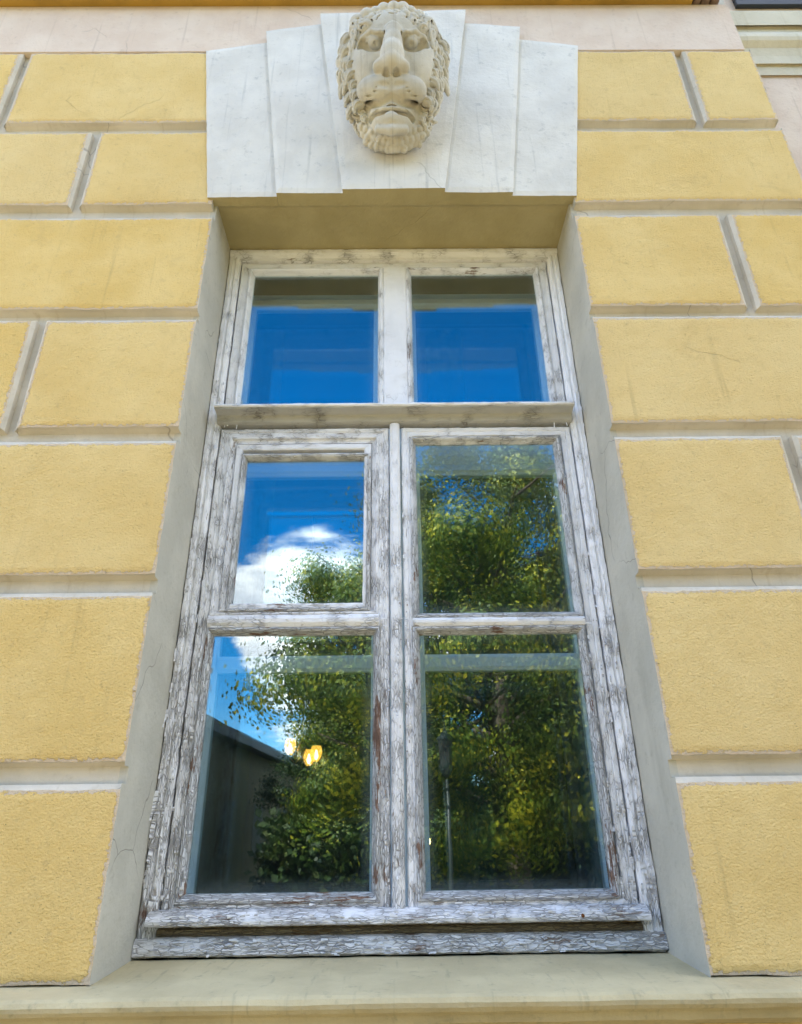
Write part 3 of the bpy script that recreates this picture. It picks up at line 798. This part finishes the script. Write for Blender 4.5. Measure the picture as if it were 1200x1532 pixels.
Y = YR
def dense(prof, step=.004):
    out = [prof[0]]
    for a, b in zip(prof, prof[1:]):
        n = max(1, int(math.dist(a, b)/step))
        out += [(a[0]+(b[0]-a[0])*i/n, a[1]+(b[1]-a[1])*i/n) for i in range(1, n+1)]
    return out
# fixed outer casing: four mitred mouldings
cas = dense([(.0, Y+.05), (.001, Y+.006), (.004, Y), (.017, Y-.001), (.020, Y+.003), (.024, Y+.004), (.030, Y-.001), (.037, Y+.001), (.041, Y+.008), (.046, Y+.010), (.047, Y+.045)])
CX0, CX1, CZ0, CZ1 = -.6495, .6495, 1.2985, 3.6590
casing_top = dense([(.0, Y+.05), (.001, Y+.004), (.006, Y), (.020, Y-.002), (.030, Y+.004), (.040, Y+.008), (.052, Y+.010), (.058, Y+.010), (.059, Y+.03)])
for s, nm in (('L', 'casing_stile'), ('R', 'casing_stile')):
    frame_sweep(nm, CX0, CX1, CZ0, CZ1, cas, PAINT, win, .0019, sides=s, seed=1.0 if s == 'L' else 2.3)
bar('casing_head', CX0+.002, CX1-.002, CZ1-.001, CZ1-.060, [(0, Y+.04), (.02, Y-.004), (.15, Y-.007), (.35, Y-.006), (.55, Y-.001), (.7, Y+.004), (.9, Y+.005), (1, Y+.03)], PAINT_SOFT, win, seed=4)
# bottom board of the casing, below the drip
bar('casing_bottom_board', CX0+.001, CX1-.001, 1.2995, 1.341, [(0, Y+.05), (.015, Y-.003), (.12, Y-.010), (.35, Y-.011), (.7, Y-.008), (.93, Y-.003), (1.0, Y+.004), (1.0, Y+.05)], BOARD, win, amp=.0016, seed=5)
bar('sill_rebate', -.605, .605, 1.3415, 1.372, [(0, Y+.05), (.0, Y+.016), (.2, Y+.014), (.45, Y+.018), (.55, Y+.026), (1, Y+.027), (1, Y+.05)], RAWWOOD, win, seed=6)

def pane(x0, x1, z0, z1, y, parent, m=GLASS, th=.004):
    nx, nz = max(4, int((x1-x0)/.03)), max(4, int((z1-z0)/.03)); V = []; E = []; Fc = []
    for y_ in (y, y+th):
        for j in range(nz+1):
            for i in range(nx+1):
                x = x0+(x1-x0)*i/nx; z = z0+(z1-z0)*j/nz
                V.append((x, y_, z)); E.append(min(x-x0, x1-x, z-z0, z1-z))
    h = (nx+1)*(nz+1)
    for j in range(nz):
        for i in range(nx):
            q = (j*(nx+1)+i, j*(nx+1)+i+1, (j+1)*(nx+1)+i+1, (j+1)*(nx+1)+i)
            Fc.append(q); Fc.append(tuple(v+h for v in q[::-1]))
    return mesh_obj('pane', V, Fc, m, parent, None, False, edge=E)

bead = lambda y0, w=.020: dense([(-.0015, y0-.001), (.001, y0-.0055), (.006, y0-.0075), (.011, y0-.004), (.014, y0+.004), (w, y0+.015), (w+.002, y0+.022)], .003)
def glazed(x0, x1, z0, z1, yface, parent, seed, mput=PUTTY, w=.018):
    """putty bead round a glass opening (sizes are of the visible glass) and its pane"""
    frame_sweep('glazing_bead', x0-w, x1+w, z0-w, z1+w, bead(yface, w), mput, parent, .0009, seed=seed)
    pane(x0-.004, x1+.004, z0-.004, z1+.004, yface+.0165, parent)

# --- upper light
YS = Y+.008
ul = frame_sweep('upper_sash', -.5985, .5985, 2.880, 3.595, dense([(0, YS+.03), (.001, YS+.002), (.004, YS), (.036, YS), (.0365, YS+.03)]), PAINT_SOFT, win, .0011, seed=7, sides='LRT')
bar('mullion', 2.896, 3.565, -.043, .046, [(0, YS+.03), (0, YS), (.06, YS-.003), (.2, YS-.004), (.5, YS-.0045), (.8, YS-.004), (.94, YS-.003), (1, YS), (1, YS+.03)], PAINT, ul, False, .0012, seed=8)
for x0, x1 in ((-.548, -.062), (.065, .548)):
    glazed(x0, x1, 2.905, 3.546, YS, ul, 9+x0, PAINT_SOFT)
# --- transom ledge that throws the rain off
LEDGEP = m_paint('worn_ledge_shadow_paint', paint=(.50, .49, .45), worn=.5, wood=(.25, .20, .14), bias=-.01)  # shadow of the ledge underside put into a greyer paint
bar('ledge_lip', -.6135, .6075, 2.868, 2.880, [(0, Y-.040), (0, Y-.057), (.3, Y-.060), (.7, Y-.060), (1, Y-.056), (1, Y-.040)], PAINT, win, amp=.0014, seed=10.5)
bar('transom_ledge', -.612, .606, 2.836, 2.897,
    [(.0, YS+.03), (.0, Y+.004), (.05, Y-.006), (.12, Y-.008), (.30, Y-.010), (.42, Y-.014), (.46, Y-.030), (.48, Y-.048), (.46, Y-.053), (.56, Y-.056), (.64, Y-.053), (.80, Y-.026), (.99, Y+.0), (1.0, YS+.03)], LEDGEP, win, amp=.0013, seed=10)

# --- casements
def casement(x0, x1, z0, z1, seed):
    return frame_sweep('casement', x0, x1, z0, z1, dense([(0, YS+.035), (.0, YS+.003), (.003, YS), (.016, YS-.001), (.020, YS-.0005), (.034, YS), (.042, YS+.001), (.0425, YS+.035)]), PAINT, win, .0013, seed=seed)
# left casement
cl_ = frame_sweep('casement', -.5985, -.0245, 1.375, 2.822, dense([(0, YS+.035), (.0, YS+.004), (.0035, YS), (.014, YS), (.017, YS+.003), (.020, YS), (.034, YS), (.0365, YS+.004), (.037, YS+.035)]), PAINT, win, .0013, seed=11)
glazed(-.546, -.072, 1.431, 2.100, YS, cl_, 12, w=.020)
bar('glazing_bar', -.565, -.056, 2.118, 2.160, [(0, YS+.03), (0, YS+.001), (.08, YS-.004), (.35, YS-.012), (.62, YS-.013), (.85, YS-.006), (1, YS-.001), (1, YS+.03)], PAINT, cl_, seed=13)
# stepped rebate then the small opening vent
frame_sweep('rebate', -.5655, -.0565, 2.158, 2.7895, dense([(0, YS+.001), (.003, YS-.004), (.009, YS-.003), (.012, YS+.004), (.020, YS+.007), (.024, YS+.007), (.0245, YS+.03)], .003), PAINT_SOFT, cl_, .0007, seed=14)
vent = frame_sweep('vent_sash', -.540, -.083, 2.172, 2.760, dense([(0, YS+.035), (.0, YS+.004), (.003, YS-.001), (.018, YS-.001), (.023, YS+.002), (.0235, YS+.03)]), PAINT, win, .0011, seed=15)
glazed(-.502, -.101, 2.186, 2.704, YS+.001, vent, 16, w=.016)
# right casement
cr2 = frame_sweep('casement', .0195, .5985, 1.375, 2.822, dense([(0, YS+.035), (.0, YS+.004), (.0035, YS), (.014, YS), (.017, YS+.003), (.020, YS), (.034, YS), (.0365, YS+.004), (.037, YS+.035)]), PAINT, win, .0013, seed=17)
glazed(.066, .538, 2.164, 2.762, YS, cr2, 18, w=.020)
glazed(.064, .537, 1.431, 2.098, YS, cr2, 19, w=.020)
bar('glazing_bar', .046, .558, 2.116, 2.146, [(0, YS+.03), (0, YS+.001), (.1, YS-.006), (.4, YS-.012), (.65, YS-.012), (.9, YS-.006), (1, YS-.001), (1, YS+.03)], PAINT, cr2, seed=20)
# filler boards at the stiles (flat wood between stile edge and bead) come from the casement sweep; cover strip in the middle
bar('cover_strip', 1.396, 2.832, -.021, .013, [(0, YS+.02), (0, YS-.004), (.1, YS-.010), (.3, YS-.014), (.7, YS-.014), (.9, YS-.010), (1, YS-.004), (1, YS+.02)], PAINT, win, False, .0012, seed=21)
# drip board along the bottom of the casements
bar('drip_moulding', -.622, .613, 1.364, 1.399, [(0, YS+.02), (0, Y-.006), (.03, Y-.020), (.12, Y-.028), (.35, Y-.030), (.55, Y-.026), (.75, Y-.015), (.92, Y-.004), (1, Y+.004), (1, YS+.02)], BOARD if False else PAINT, win, amp=.0018, seed=22)
# rust headed screw in the drip moulding
s = MB(); sx, sz = at(872, 1370, Y-.028); s.tube([(sx, Y-.031, sz), (sx, Y-.027, sz)], [.004, .0045], 12); s.build('screw', m_flat('rust', (.20, .07, .02), .8, .3, 60), win)

# curled paint chips still hanging on the casing and stiles
fl = MB(); rgf = random.Random(3)
def flake(x, z, y, w, h, lift, ang):
    n = 4; V = []
    ca, sa = math.cos(ang), math.sin(ang)
    pts = [(-w*(.5+rgf.uniform(-.15, .1)), 1), (w*(.5+rgf.uniform(-.1, .15)), 1)]
    for j in range(n+1):
        f = j/n
        ww = w*(1-.25*f*rgf.uniform(.4, 1.3))
        for sgn in (-.5, .5):
            a = sgn*ww+rgf.uniform(-.1, .1)*w; b = -h*f
            V.append((x+ca*a-sa*b, y-lift*f*f-.0006, z+sa*a+ca*b))
    m_ = len(V)
    V += [(v[0], v[1]+.0006, v[2]) for v in V]
    Fc = [(2*j, 2*j+2, 2*j+3, 2*j+1) for j in range(n)]+[(m_+2*j+1, m_+2*j+3, m_+2*j+2, m_+2*j) for j in range(n)]
    Fc += [(2*n, 2*n+1, m_+2*n+1, m_+2*n)[::-1]]
    fl.put(V, Fc, [(v[0]*.2+9, v[2]*.2) for v in V])
for k in range(520):
    z = 1.42+2.1*rgf.random()**1.6
    side = rgf.choice((-1, 1)); x = side*rgf.choice((rgf.uniform(.606, .646), rgf.uniform(.606, .646), rgf.uniform(.57, .60), rgf.uniform(.545, .562)))
    wear = 1.2-(z-1.3)/2.4
    flake(x, z, (Y-.001 if abs(x) > .604 else YS-.003), rgf.uniform(.002, .006)*(.6+wear*.5), rgf.uniform(.006, .026)*(.5+wear*.6), rgf.uniform(.0008, .004)*wear, rgf.uniform(-.12, .12)+(math.pi if rgf.random() < .4 else 0))
for k in range(160):
    z = 1.42+1.38*rgf.random(); x = rgf.choice((rgf.uniform(-.054, -.024), rgf.uniform(.018, .05), rgf.uniform(-.018, .01)))
    flake(x, z, YS-.002 if abs(x+.004) > .016 else YS-.0155, rgf.uniform(.002, .005), rgf.uniform(.006, .022), rgf.uniform(.0008, .003), rgf.uniform(-.1, .1)+(math.pi if rgf.random() < .4 else 0))
for k in range(240):
    row = rgf.random(); x = rgf.uniform(-.6, .6)
    if row < .55: z, y = rgf.uniform(1.303, 1.336), Y-.012
    elif row < .9: z, y = rgf.uniform(1.372, 1.392), Y-.028
    else: z, y = rgf.choice((2.12, 2.14, 1.408)), YS-.014
    flake(x, z, y, rgf.uniform(.002, .005), rgf.uniform(.006, .02), rgf.uniform(.0008, .003), math.pi/2*rgf.choice((-1, 1))+rgf.uniform(-.1, .1))
# the long lifted splinters on the left casing
for (px, py, w, h, lf) in ((247, 1075, .012, .05, .012), (232, 1205, .010, .075, .012), (228, 1240, .012, .045, .010), (262, 980, .006, .04, .008), (226, 1275, .012, .04, .009), (985, 1290, .008, .03, .007), (868, 640, .006, .03, .006), (322, 668, .006, .02, .006)):
    x, z = at(px, py, Y-.004); flake(x, z+h/2, Y-.003, w, h, lf, rgf.uniform(-.08, .08))
o = fl.build('paint_flakes', PAINT, win); o['kind'] = 'stuff'

# =================================================================== INNER WINDOW
YI = .470
inn = thing('inner_window', (0, YI, 1.30), 'pale inner window seen through the glass of the old wooden one', 'window')
ip = dense([(0, YI+.04), (0, YI), (.022, YI), (.028, YI+.008), (.036, YI+.012), (.037, YI+.04)], .02)
SEG = .05
bx = MB()      # lining boards between the two windows
bx.box((-.6495, Y+.052, 1.30), (-.646, .60, 3.659)); bx.box((.646, Y+.052, 1.30), (.6495, .60, 3.659)); bx.box((-.6455, Y+.052, 1.30), (.6455, .60, 1.345))
bx.build('lining', INNERP, inn)
hb = MB(); hb.box((-.6455, Y+.052, 3.640), (.6455, .60, 3.659)); hb.build('head_lining', m_flat('darkened_head_lining', (.07, .08, .07), .8, .2, 9), inn)  # shadow put into the head board colour to darken the upper panes
fr_ = frame_sweep('frame', -.6455, .6455, 1.346, 3.639, dense([(0, YI+.04), (0, YI), (.024, YI), (.025, YI+.04)], .02), INNERP, inn, .0)
bar('transom', -.6205, .6205, 2.80, 2.90, [(0, YI+.04), (0, YI), (.3, YI-.012), (.5, YI-.014), (.7, YI-.012), (1, YI), (1, YI+.04)], INNERP, inn, amp=0)
bar('mullion', 2.901, 3.613, -.045, .045, [(0, YI+.04), (0, YI+.002), (1, YI+.002), (1, YI+.04)], INNERP, inn, False, 0)
bar('meeting_stile', 1.3715, 2.799, -.05, .05, [(0, YI+.04), (0, YI+.002), (.3, YI), (.32, YI-.01), (.68, YI-.01), (.7, YI), (1, YI+.002), (1, YI+.04)], INNERP, inn, False, 0)
zi0, zi1 = at(750, 1001, YI)[1], at(750, 977, YI)[1]
for x0, x1 in ((-.620, -.051), (.051, .620)):
    f2 = frame_sweep('sash', x0, x1, 2.9015, 3.612, ip, INNERP, inn, 0); pane(x0+.036, x1-.036, 2.9375, 3.576, YI+.018, f2, GLASS_IN)
    f3 = frame_sweep('sash', x0, x1, 1.3725, 2.799, ip, INNERP, inn, 0)
    bar('bar', x0+.036, x1-.036, zi0, zi1, [(0, YI+.04), (0, YI+.010), (.2, YI+.004), (.8, YI+.004), (1, YI+.010), (1, YI+.04)], INNERP, f3, amp=0)
    pane(x0+.036, x1-.036, 1.4085, zi0-.001, YI+.018, f3, GLASS_IN); pane(x0+.036, x1-.036, zi1+.001, 2.763, YI+.018, f3, GLASS_IN)

# =================================================================== ROOM BEHIND
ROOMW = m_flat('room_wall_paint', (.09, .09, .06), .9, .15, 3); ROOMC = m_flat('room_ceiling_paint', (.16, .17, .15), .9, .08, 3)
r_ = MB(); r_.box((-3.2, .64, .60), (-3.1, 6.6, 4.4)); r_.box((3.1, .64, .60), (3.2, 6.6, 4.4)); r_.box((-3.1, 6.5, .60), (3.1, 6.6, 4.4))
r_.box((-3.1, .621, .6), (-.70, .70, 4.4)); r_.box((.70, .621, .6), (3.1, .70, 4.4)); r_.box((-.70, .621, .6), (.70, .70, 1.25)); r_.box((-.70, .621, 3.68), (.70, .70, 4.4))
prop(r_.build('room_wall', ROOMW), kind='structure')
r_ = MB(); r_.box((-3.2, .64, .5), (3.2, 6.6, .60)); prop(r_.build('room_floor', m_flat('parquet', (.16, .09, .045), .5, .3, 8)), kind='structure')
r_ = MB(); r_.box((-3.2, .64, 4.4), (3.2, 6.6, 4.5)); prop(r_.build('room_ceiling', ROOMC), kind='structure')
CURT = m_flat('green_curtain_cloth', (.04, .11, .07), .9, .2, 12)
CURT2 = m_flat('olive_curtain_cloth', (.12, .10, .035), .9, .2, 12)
def curtain(x0, x1, y, z0, z1, m, label):
    n = int((x1-x0)/.008); V = []; Fc = []
    for sgn in (0, 1):
        for z in np.linspace(z0, z1, 10):
            for i in range(n+1):
                x = x0+(x1-x0)*i/n
                V.append((x+.006*math.sin(z*3), y+.022*math.sin(i*.55+.4*math.sin(z*2))+.004*sgn, z))
    w = n+1
    for sgn in (0, 1):
        for j in range(9):
            for i in range(n):
                q = (sgn*10*w+j*w+i, sgn*10*w+j*w+i+1, sgn*10*w+(j+1)*w+i+1, sgn*10*w+(j+1)*w+i); Fc.append(q if not sgn else q[::-1])
    o = mesh_obj('curtain', V, Fc, m, None, smooth=True); return prop(o, label, 'curtain')
curtain(-1.0, -.52, .80, .75, 3.85, CURT2, 'olive curtain hanging inside at the edge of the lower casement with the lit bulbs')
curtain(.16, .34, .95, .75, 3.85, CURT, 'narrow green curtain hanging behind the middle of the lower right pane')
curtain(.62, 1.05, .80, .75, 3.85, CURT, 'green curtain hanging inside at the outer edge of the right casement')
rod = MB(); rod.tube([(-1.15, .82, 3.9), (1.15, .82, 3.9)], [.014, .014], 10); prop(rod.build('curtain_rod', DARKM), 'dark curtain rod across the room above the curtains', 'curtain rod')

# lamps: positions from the sight lines of their glow in the photograph
BULB = m_emit('warm_bulb', (1.0, .58, .18), 5.0); ms, tt_ = mat('amber_glow_halo')
HALO = ms; _e = tt_.add('ShaderNodeEmission', {'Color': (1.0, .42, .05), 'Strength': 1.1}); _t = tt_.add('ShaderNodeBsdfTransparent'); _m = tt_.add('ShaderNodeMixShader', {0: .35, 1: _t.outputs[0], 2: _e.outputs[0]}); tt_.add('ShaderNodeOutputMaterial', {'Surface': _m.outputs[0]})  # orange halo of the bulbs, painted as a glowing see-through shell
BRASS = m_flat('aged_brass', (.35, .22, .08), .35, .2, 30, 0, .8)
def cast(px, py, y):
    x, z = at(px, py, y); return Vector((x, y, z))
yl = 4.2
c0 = cast(452, 1118, yl)
ch = thing('chandelier', (c0.x, yl, c0.z), 'brass chandelier with glowing warm bulbs seen through the lower left pane', 'chandelier')
s = MB(); s.tube([(c0.x, yl, 4.39), (c0.x, yl, c0.z+.02)], [.010, .010], 8); s.lathe((c0.x, yl, c0.z-.09), [(.006, 0), (.03, .02), (.045, .06), (.03, .10), (.012, .14)], 14); s.build('stem', BRASS, ch)
for (px, py) in ((434, 1121), (462, 1137), (473, 1131)):
    b = cast(px, py, yl+(.1 if px == 473 else 0))
    a = MB(); a.tube([(c0.x, yl, c0.z-.06), ((c0.x+b.x)/2, yl, c0.z-.13), (b.x, b.y, b.z-.07), (b.x, b.y, b.z-.03)], [.008, .007, .007, .010], 8); a.build('arm', BRASS, ch)
    q = MB(); q.lathe((b.x, b.y, b.z-.03), [(.008, 0), (.014, .012), (.019, .028), (.014, .046), (.006, .078)], 12); bo = q.build('bulb', BULB, ch, True)
    q = MB(); q.lathe((b.x, b.y, b.z-.045), [(.018, 0), (.040, .03), (.050, .07), (.046, .105), (.038, .125)], 14); q.build('glow_shell', HALO, ch, True)  # added shell that glows as the halo around the bulb
b = cast(640, 1259, 4.6)
tl_ = thing('wall_lamp', tuple(b), 'small glowing wall lamp seen low in the lower right pane', 'lamp')
q = MB(); q.lathe((b.x, b.y, b.z-.03), [(.008, 0), (.020, .012), (.024, .032), (.018, .05), (.006, .07)], 12); q.build('bulb', BULB, tl_, True)
q = MB(); q.tube([(b.x, b.y, b.z-.034), (b.x, b.y+.05, b.z-.07), (b.x, 6.498, b.z-.07)], [.01, .008, .008], 8); q.build('arm', BRASS, tl_)

# =================================================================== ACROSS THE STREET (mirrored in the panes)
BARK = m_flat('bark', (.10, .075, .05), .95, .5, 18, .02)
LEAF = m_leaf('leaves_green', (.016, .042, .004), (.085, .13, .008), (.46, .42, .02))
LEAF3 = m_leaf('leaves_shadow_dark', (.008, .020, .003), (.022, .045, .006), (.07, .09, .012))  # dense shadow of the back foliage put into the leaf colour
LEAF2 = m_leaf('leaves_olive', (.020, .04, .008), (.09, .10, .015), (.26, .20, .03))
def mirror(px, py, L, yg=.272):
    """where the thing stands whose reflection shows at a pixel, L metres in front of the wall"""
    d = (px-600)/F_PX*rt + (766-py)/F_PX*up + fw
    k = (yg-CAM.y+L+yg)/d.y
    return Vector((CAM.x+k*d.x, -L, CAM.z+k*d.z))
def tree(x, y, H, spread, clumps, leaf, label, seed, mat_=LEAF, low=.2, droop=.3, group=None, cx=0.0, per=90, boughs=0):
    rg = np.random.default_rng(seed)
    tr = thing('tree', (x, y, -.02), label, 'tree', group)
    mb = MB()
    top = H*.72
    trunk = [(x+.05*math.sin(k*1.3), y, -.05+top*k/7) for k in range(8)]
    rad = [H*.024*(1-.085*k) for k in range(8)]; rad[0] *= 1.35
    mb.tube(trunk, rad, 12)
    ends = []
    for k in range(22):
        f = .25+.72*k/22; az = k*2.4+rg.uniform(-.3, .3); st = Vector((x, y, top*f))
        ln = spread*(1.05-.55*abs(f-.45))*rg.uniform(.8, 1.05)
        pts = [st]
        for q in range(1, 6):
            w = q/5
            pts.append(st+Vector((math.cos(az)*ln*w, math.sin(az)*ln*w, H*.17*w*(1-.35*w)+rg.uniform(-.08, .08))))
        r0 = H*.0085
        mb.tube(pts, [r0*(1-.17*q) for q in range(6)], 7)
        ends += [(p_, w_) for p_, w_ in zip(pts[2:], (.4, .6, .8, 1.))]
        for q in (2, 3, 4):
            a2 = az+rg.choice((-.9, .9)); p0 = pts[q]
            p2 = [p0+Vector((math.cos(a2)*ln*.34*w, math.sin(a2)*ln*.34*w, H*.05*w)) for w in (0, .5, 1)]
            mb.tube(p2, [r0*.4, r0*.3, r0*.12], 5); ends.append((p2[2], 1)); ends.append((p2[1], 1))
    mb.build('trunk', BARK, tr, True)
    # leaf clumps
    cs = []
    for k in range(clumps):
        if k < len(ends)*1.5: e = ends[k % len(ends)][0]; cs.append((e.x+rg.normal(0, .15), e.y+rg.normal(0, .15), e.z+rg.normal(0, .15)))
        else:
            while True:
                v = rg.uniform(-1, 1, 3)
                if .35 < np.linalg.norm(v) < 1: break
            zz_ = H*(low+(1-low)*(v[2]*.5+.5)); wd = spread*(1.1-.5*abs((v[2]*.5+.5)-.4))
            cs.append((x+cx+v[0]*wd, y+v[1]*wd, zz_))
    if boughs:      # foliage hangs in separate masses with gaps between them
        bc = []
        while len(bc) < boughs:
            v = rg.uniform(-1, 1, 3); L_ = np.linalg.norm(v)
            if not .45 < L_ < 1: continue
            zz_ = H*(low+(1-low)*(v[2]*.5+.5)); wd = spread*(1.1-.5*abs((v[2]*.5+.5)-.4))
            bc.append((x+v[0]*wd, y+v[1]*wd, zz_))
        bc = np.array(bc); pick = rg.integers(0, boughs, clumps)
        w_ = rg.normal(0, 1, (clumps, 3))*np.array((.34, .34, .15))*(H/8.6)
        w_[:, 2] -= .35*(w_[:, 0]**2+w_[:, 1]**2)
        cs = bc[pick]+w_
    cs = np.array(cs); n = len(cs)*per
    ci = np.repeat(np.arange(len(cs)), per)
    sz = rg.uniform(.10, .27, len(cs))[ci][:, None]*(H/8)
    P = cs[ci]+rg.normal(0, 1, (n, 3))*sz*np.array((1, 1, .75)); P[:, 2] -= droop*np.abs(rg.normal(0, 1, n))*sz[:, 0]
    P[:, 2] = np.maximum(P[:, 2], .35)
    ctr = bc[pick][ci] if boughs else cs[ci]
    N_ = (P-ctr)*np.array((1.6, 1.6, 2.2))/(.5*H/8)+np.array((0, 0, .55))+rg.normal(0, .38, (n, 3)); N_ /= np.linalg.norm(N_, axis=1)[:, None]
    a = rg.normal(0, 1, (n, 3)); a[:, 2] -= .9; a = a-(a*N_).sum(1)[:, None]*N_; a /= np.linalg.norm(a, axis=1)[:, None]
    b = np.cross(N_, a)
    s = leaf*rg.uniform(.6, 1.25, n)[:, None]
    V = np.empty((n, 4, 3)); V[:, 0] = P; V[:, 1] = P+a*s*.5+b*s*.30; V[:, 2] = P+a*s; V[:, 3] = P+a*s*.5-b*s*.30
    me = bpy.data.meshes.new('crown'); me.vertices.add(n*4); me.vertices.foreach_set('co', V.astype(np.float32).ravel())
    me.loops.add(n*4); me.loops.foreach_set('vertex_index', np.arange(n*4, dtype=np.int32)); me.polygons.add(n)
    me.polygons.foreach_set('loop_start', np.arange(0, n*4, 4, dtype=np.int32)); me.update(calc_edges=True)
    me.materials.append(mat_); o = bpy.data.objects.new('crown', me); COL.objects.link(o); o.parent = tr; o.matrix_parent_inverse = tr.matrix_world.inverted()
    return tr
G = 'trees across the street mirrored in the glass'
tree(1.85, -9.6, 8.75, 3.8, 1800, .078, 'large green tree mirrored across both right hand panes and the middle of the window', 11, LEAF, .10, .5, G, per=165, boughs=115)
tree(6.0, -12.5, 9.6, 3.6, 800, .09, 'olive tree mirrored behind the outer edge of the right panes', 12, LEAF2, .08, .4, G, per=100, boughs=80)
tree(-1.0, -18, 5.6, 2.6, 400, .10, 'low bushy tree beyond the outbuilding in the lower left pane', 13, LEAF3, .04, .4, G, per=80)
tree(1.8, -16, 8.6, 4.0, 700, .13, 'dark tree far behind the street lamp in the lower right pane', 14, LEAF3, .03, .3, G, per=80)
tree(9.5, -20, 9.5, 3.8, 260, .14, 'tall olive tree farthest along the lawn, outside the panes', 15, LEAF2, .05, .3, G, per=60)
tree(-13, -24, 9.0, 3.6, 220, .14, 'tree behind the roof of the outbuilding, farthest to the side', 16, LEAF, .05, .3, G, per=60)
tree(.2, -28, 5.0, 3.0, 220, .14, 'low tree closing the view at the end of the lawn', 17, LEAF2, .03, .3, G, per=60)
for k, (x, y, H_) in enumerate(((-17, -17, 9.5), (16, -16, 10), (-23, -13, 10), (23, -14, 9.5), (12.5, -13.5, 8.5))):  # unseen trees added to block low sky and its bluish fill
    tree(x, y, H_, 3.9, 200, .17, ('unseen broad tree beyond the outbuilding, added to block low sky', 'unseen round tree past the olive one, added to block low sky', 'unseen tree far down the street, added to block low sky', 'unseen tree far up the street, added to block low sky', 'unseen smaller tree beside the olive one, added to block low sky')[k], 30+k, LEAF if k % 2 else LEAF2, .05, .3, G, per=55)
# long hedge
hd = MB(); rgh = np.random.default_rng(5); n = 26000
P = np.stack([rgh.uniform(-3, 17, n), -14.3+rgh.normal(0, .5, n), rgh.uniform(0, 1.7, n)+.4*np.sin(rgh.uniform(0, 9, n))], 1)
a = rgh.normal(0, 1, (n, 3)); a /= np.linalg.norm(a, axis=1)[:, None]; b = np.cross(a, rgh.normal(0, 1, (n, 3))); b /= np.linalg.norm(b, axis=1)[:, None]
V = np.empty((n, 4, 3)); V[:, 0] = P; V[:, 1] = P+a*.1+b*.07; V[:, 2] = P+a*.2; V[:, 3] = P+a*.1-b*.07
o = mesh_obj('hedge', V.reshape(-1, 3), [(4*i, 4*i+1, 4*i+2, 4*i+3) for i in range(n)], LEAF3); prop(o, 'long dark leafy hedge behind the large tree on the lawn', 'hedge', kind='stuff')

# outbuilding whose eave slopes across the lower left pane
A_ = mirror(300, 1062, 13); B_ = mirror(424, 1113, 21); he = A_.z
dx = (B_.x-A_.x)/(B_.y-A_.y)
ob = thing('outbuilding', (A_.x-2, -15, 0), 'low beige outbuilding with dark eave mirrored in the lower left pane', 'building')
xa = lambda y: A_.x+dx*(y-A_.y)
OBW = m_plaster('outbuilding_plaster', (.13, .11, .055), (.16, .135, .07), (.08, .07, .04), .4)
def prism(name, ys, xoff0, xoff1, z0, z1, m, par):
    q = MB(); V = []
    for z in (z0, z1):
        for y in ys: V += [(xa(y)+xoff0, y, z), (xa(y)+xoff1, y, z)]
    q.put(V, [(0, 1, 3, 2), (4, 6, 7, 5), (0, 4, 5, 1), (2, 3, 7, 6), (0, 2, 6, 4), (1, 5, 7, 3)]); return q.build(name, m, par)
prism('wall', (-9, -34), -5, -.35, -.05, he-.25, OBW, ob)
SHUT = m_flat('dull_shutter_paint', (.05, .06, .05), .6, .3, 9)
for k, yw in enumerate((-10.4, -13.4, -16.4, -19.4, -22.4)):
    f_ = prism('window', (yw, yw-.9), -.345, -.335, 1.2, 2.5, SHUT, ob); g_ = prism('sill', (yw+.05, yw-.95), -.346, -.30, 1.12, 1.195, OBW, ob)
ROOFM = m_flat('dark_roof_metal', (.05, .06, .06), .6, .3, 5, .01)
prism('eave', (-8.7, -34.3), -5.3, 0, he-.249, he, ROOFM, ob)
q = MB(); V = []
for y in (-8.7, -34.3):
    V += [(xa(y)-5.3, y, he+.001), (xa(y), y, he+.001), (xa(y)-2.65, y, he+.9)]
q.put(V, [(0, 1, 2), (3, 5, 4), (0, 3, 4, 1), (1, 4, 5, 2), (2, 5, 3, 0)]); q.build('roof', ROOFM, ob)

# street lamp
YL = 6.6; b0 = mirror(664, 1062, YL); bt = mirror(664, 1100, YL); bm = mirror(664, 1148, YL); lx = b0.x
sl = thing('street_lamp', (lx, -YL, -.02), 'old lantern street lamp mirrored in the lower right pane', 'street lamp')
LM = m_flat('lamp_post_paint', (.02, .03, .027), .5, .2, 10)
q = MB(); q.lathe((lx, -YL, -.04), [(.07, 0), (.07, .2), (.04, .3), (.030, .5), (.024, 1.2), (.020, bm.z-.1)], 14); q.build('post', LM, sl, True)
q = MB(); q.lathe((lx, -YL, bm.z-.12), [(.02, 0), (.05, .03), (.08, .08), (.085, .12)], 6); q.build('cradle', LM, sl)
q = MB(); q.lathe((lx, -YL, bm.z+.021), [(.075, 0), (.105, bt.z-bm.z-.08)], 6); q.build('lantern', m_flat('frosted_lantern', (.04, .045, .042), .3, .1, 6), sl)
q = MB(); q.lathe((lx, -YL, bt.z-.055), [(.12, 0), (.115, .02), (.06, .08), (.025, .11), (.012, .16), (.004, b0.z-bt.z+.05)], 6); q.build('cap', LM, sl)
q = MB(); q.lathe((lx, -YL, bm.z+.0), [(.095, 0), (.095, .02)], 6); q.build('collar', LM, sl)
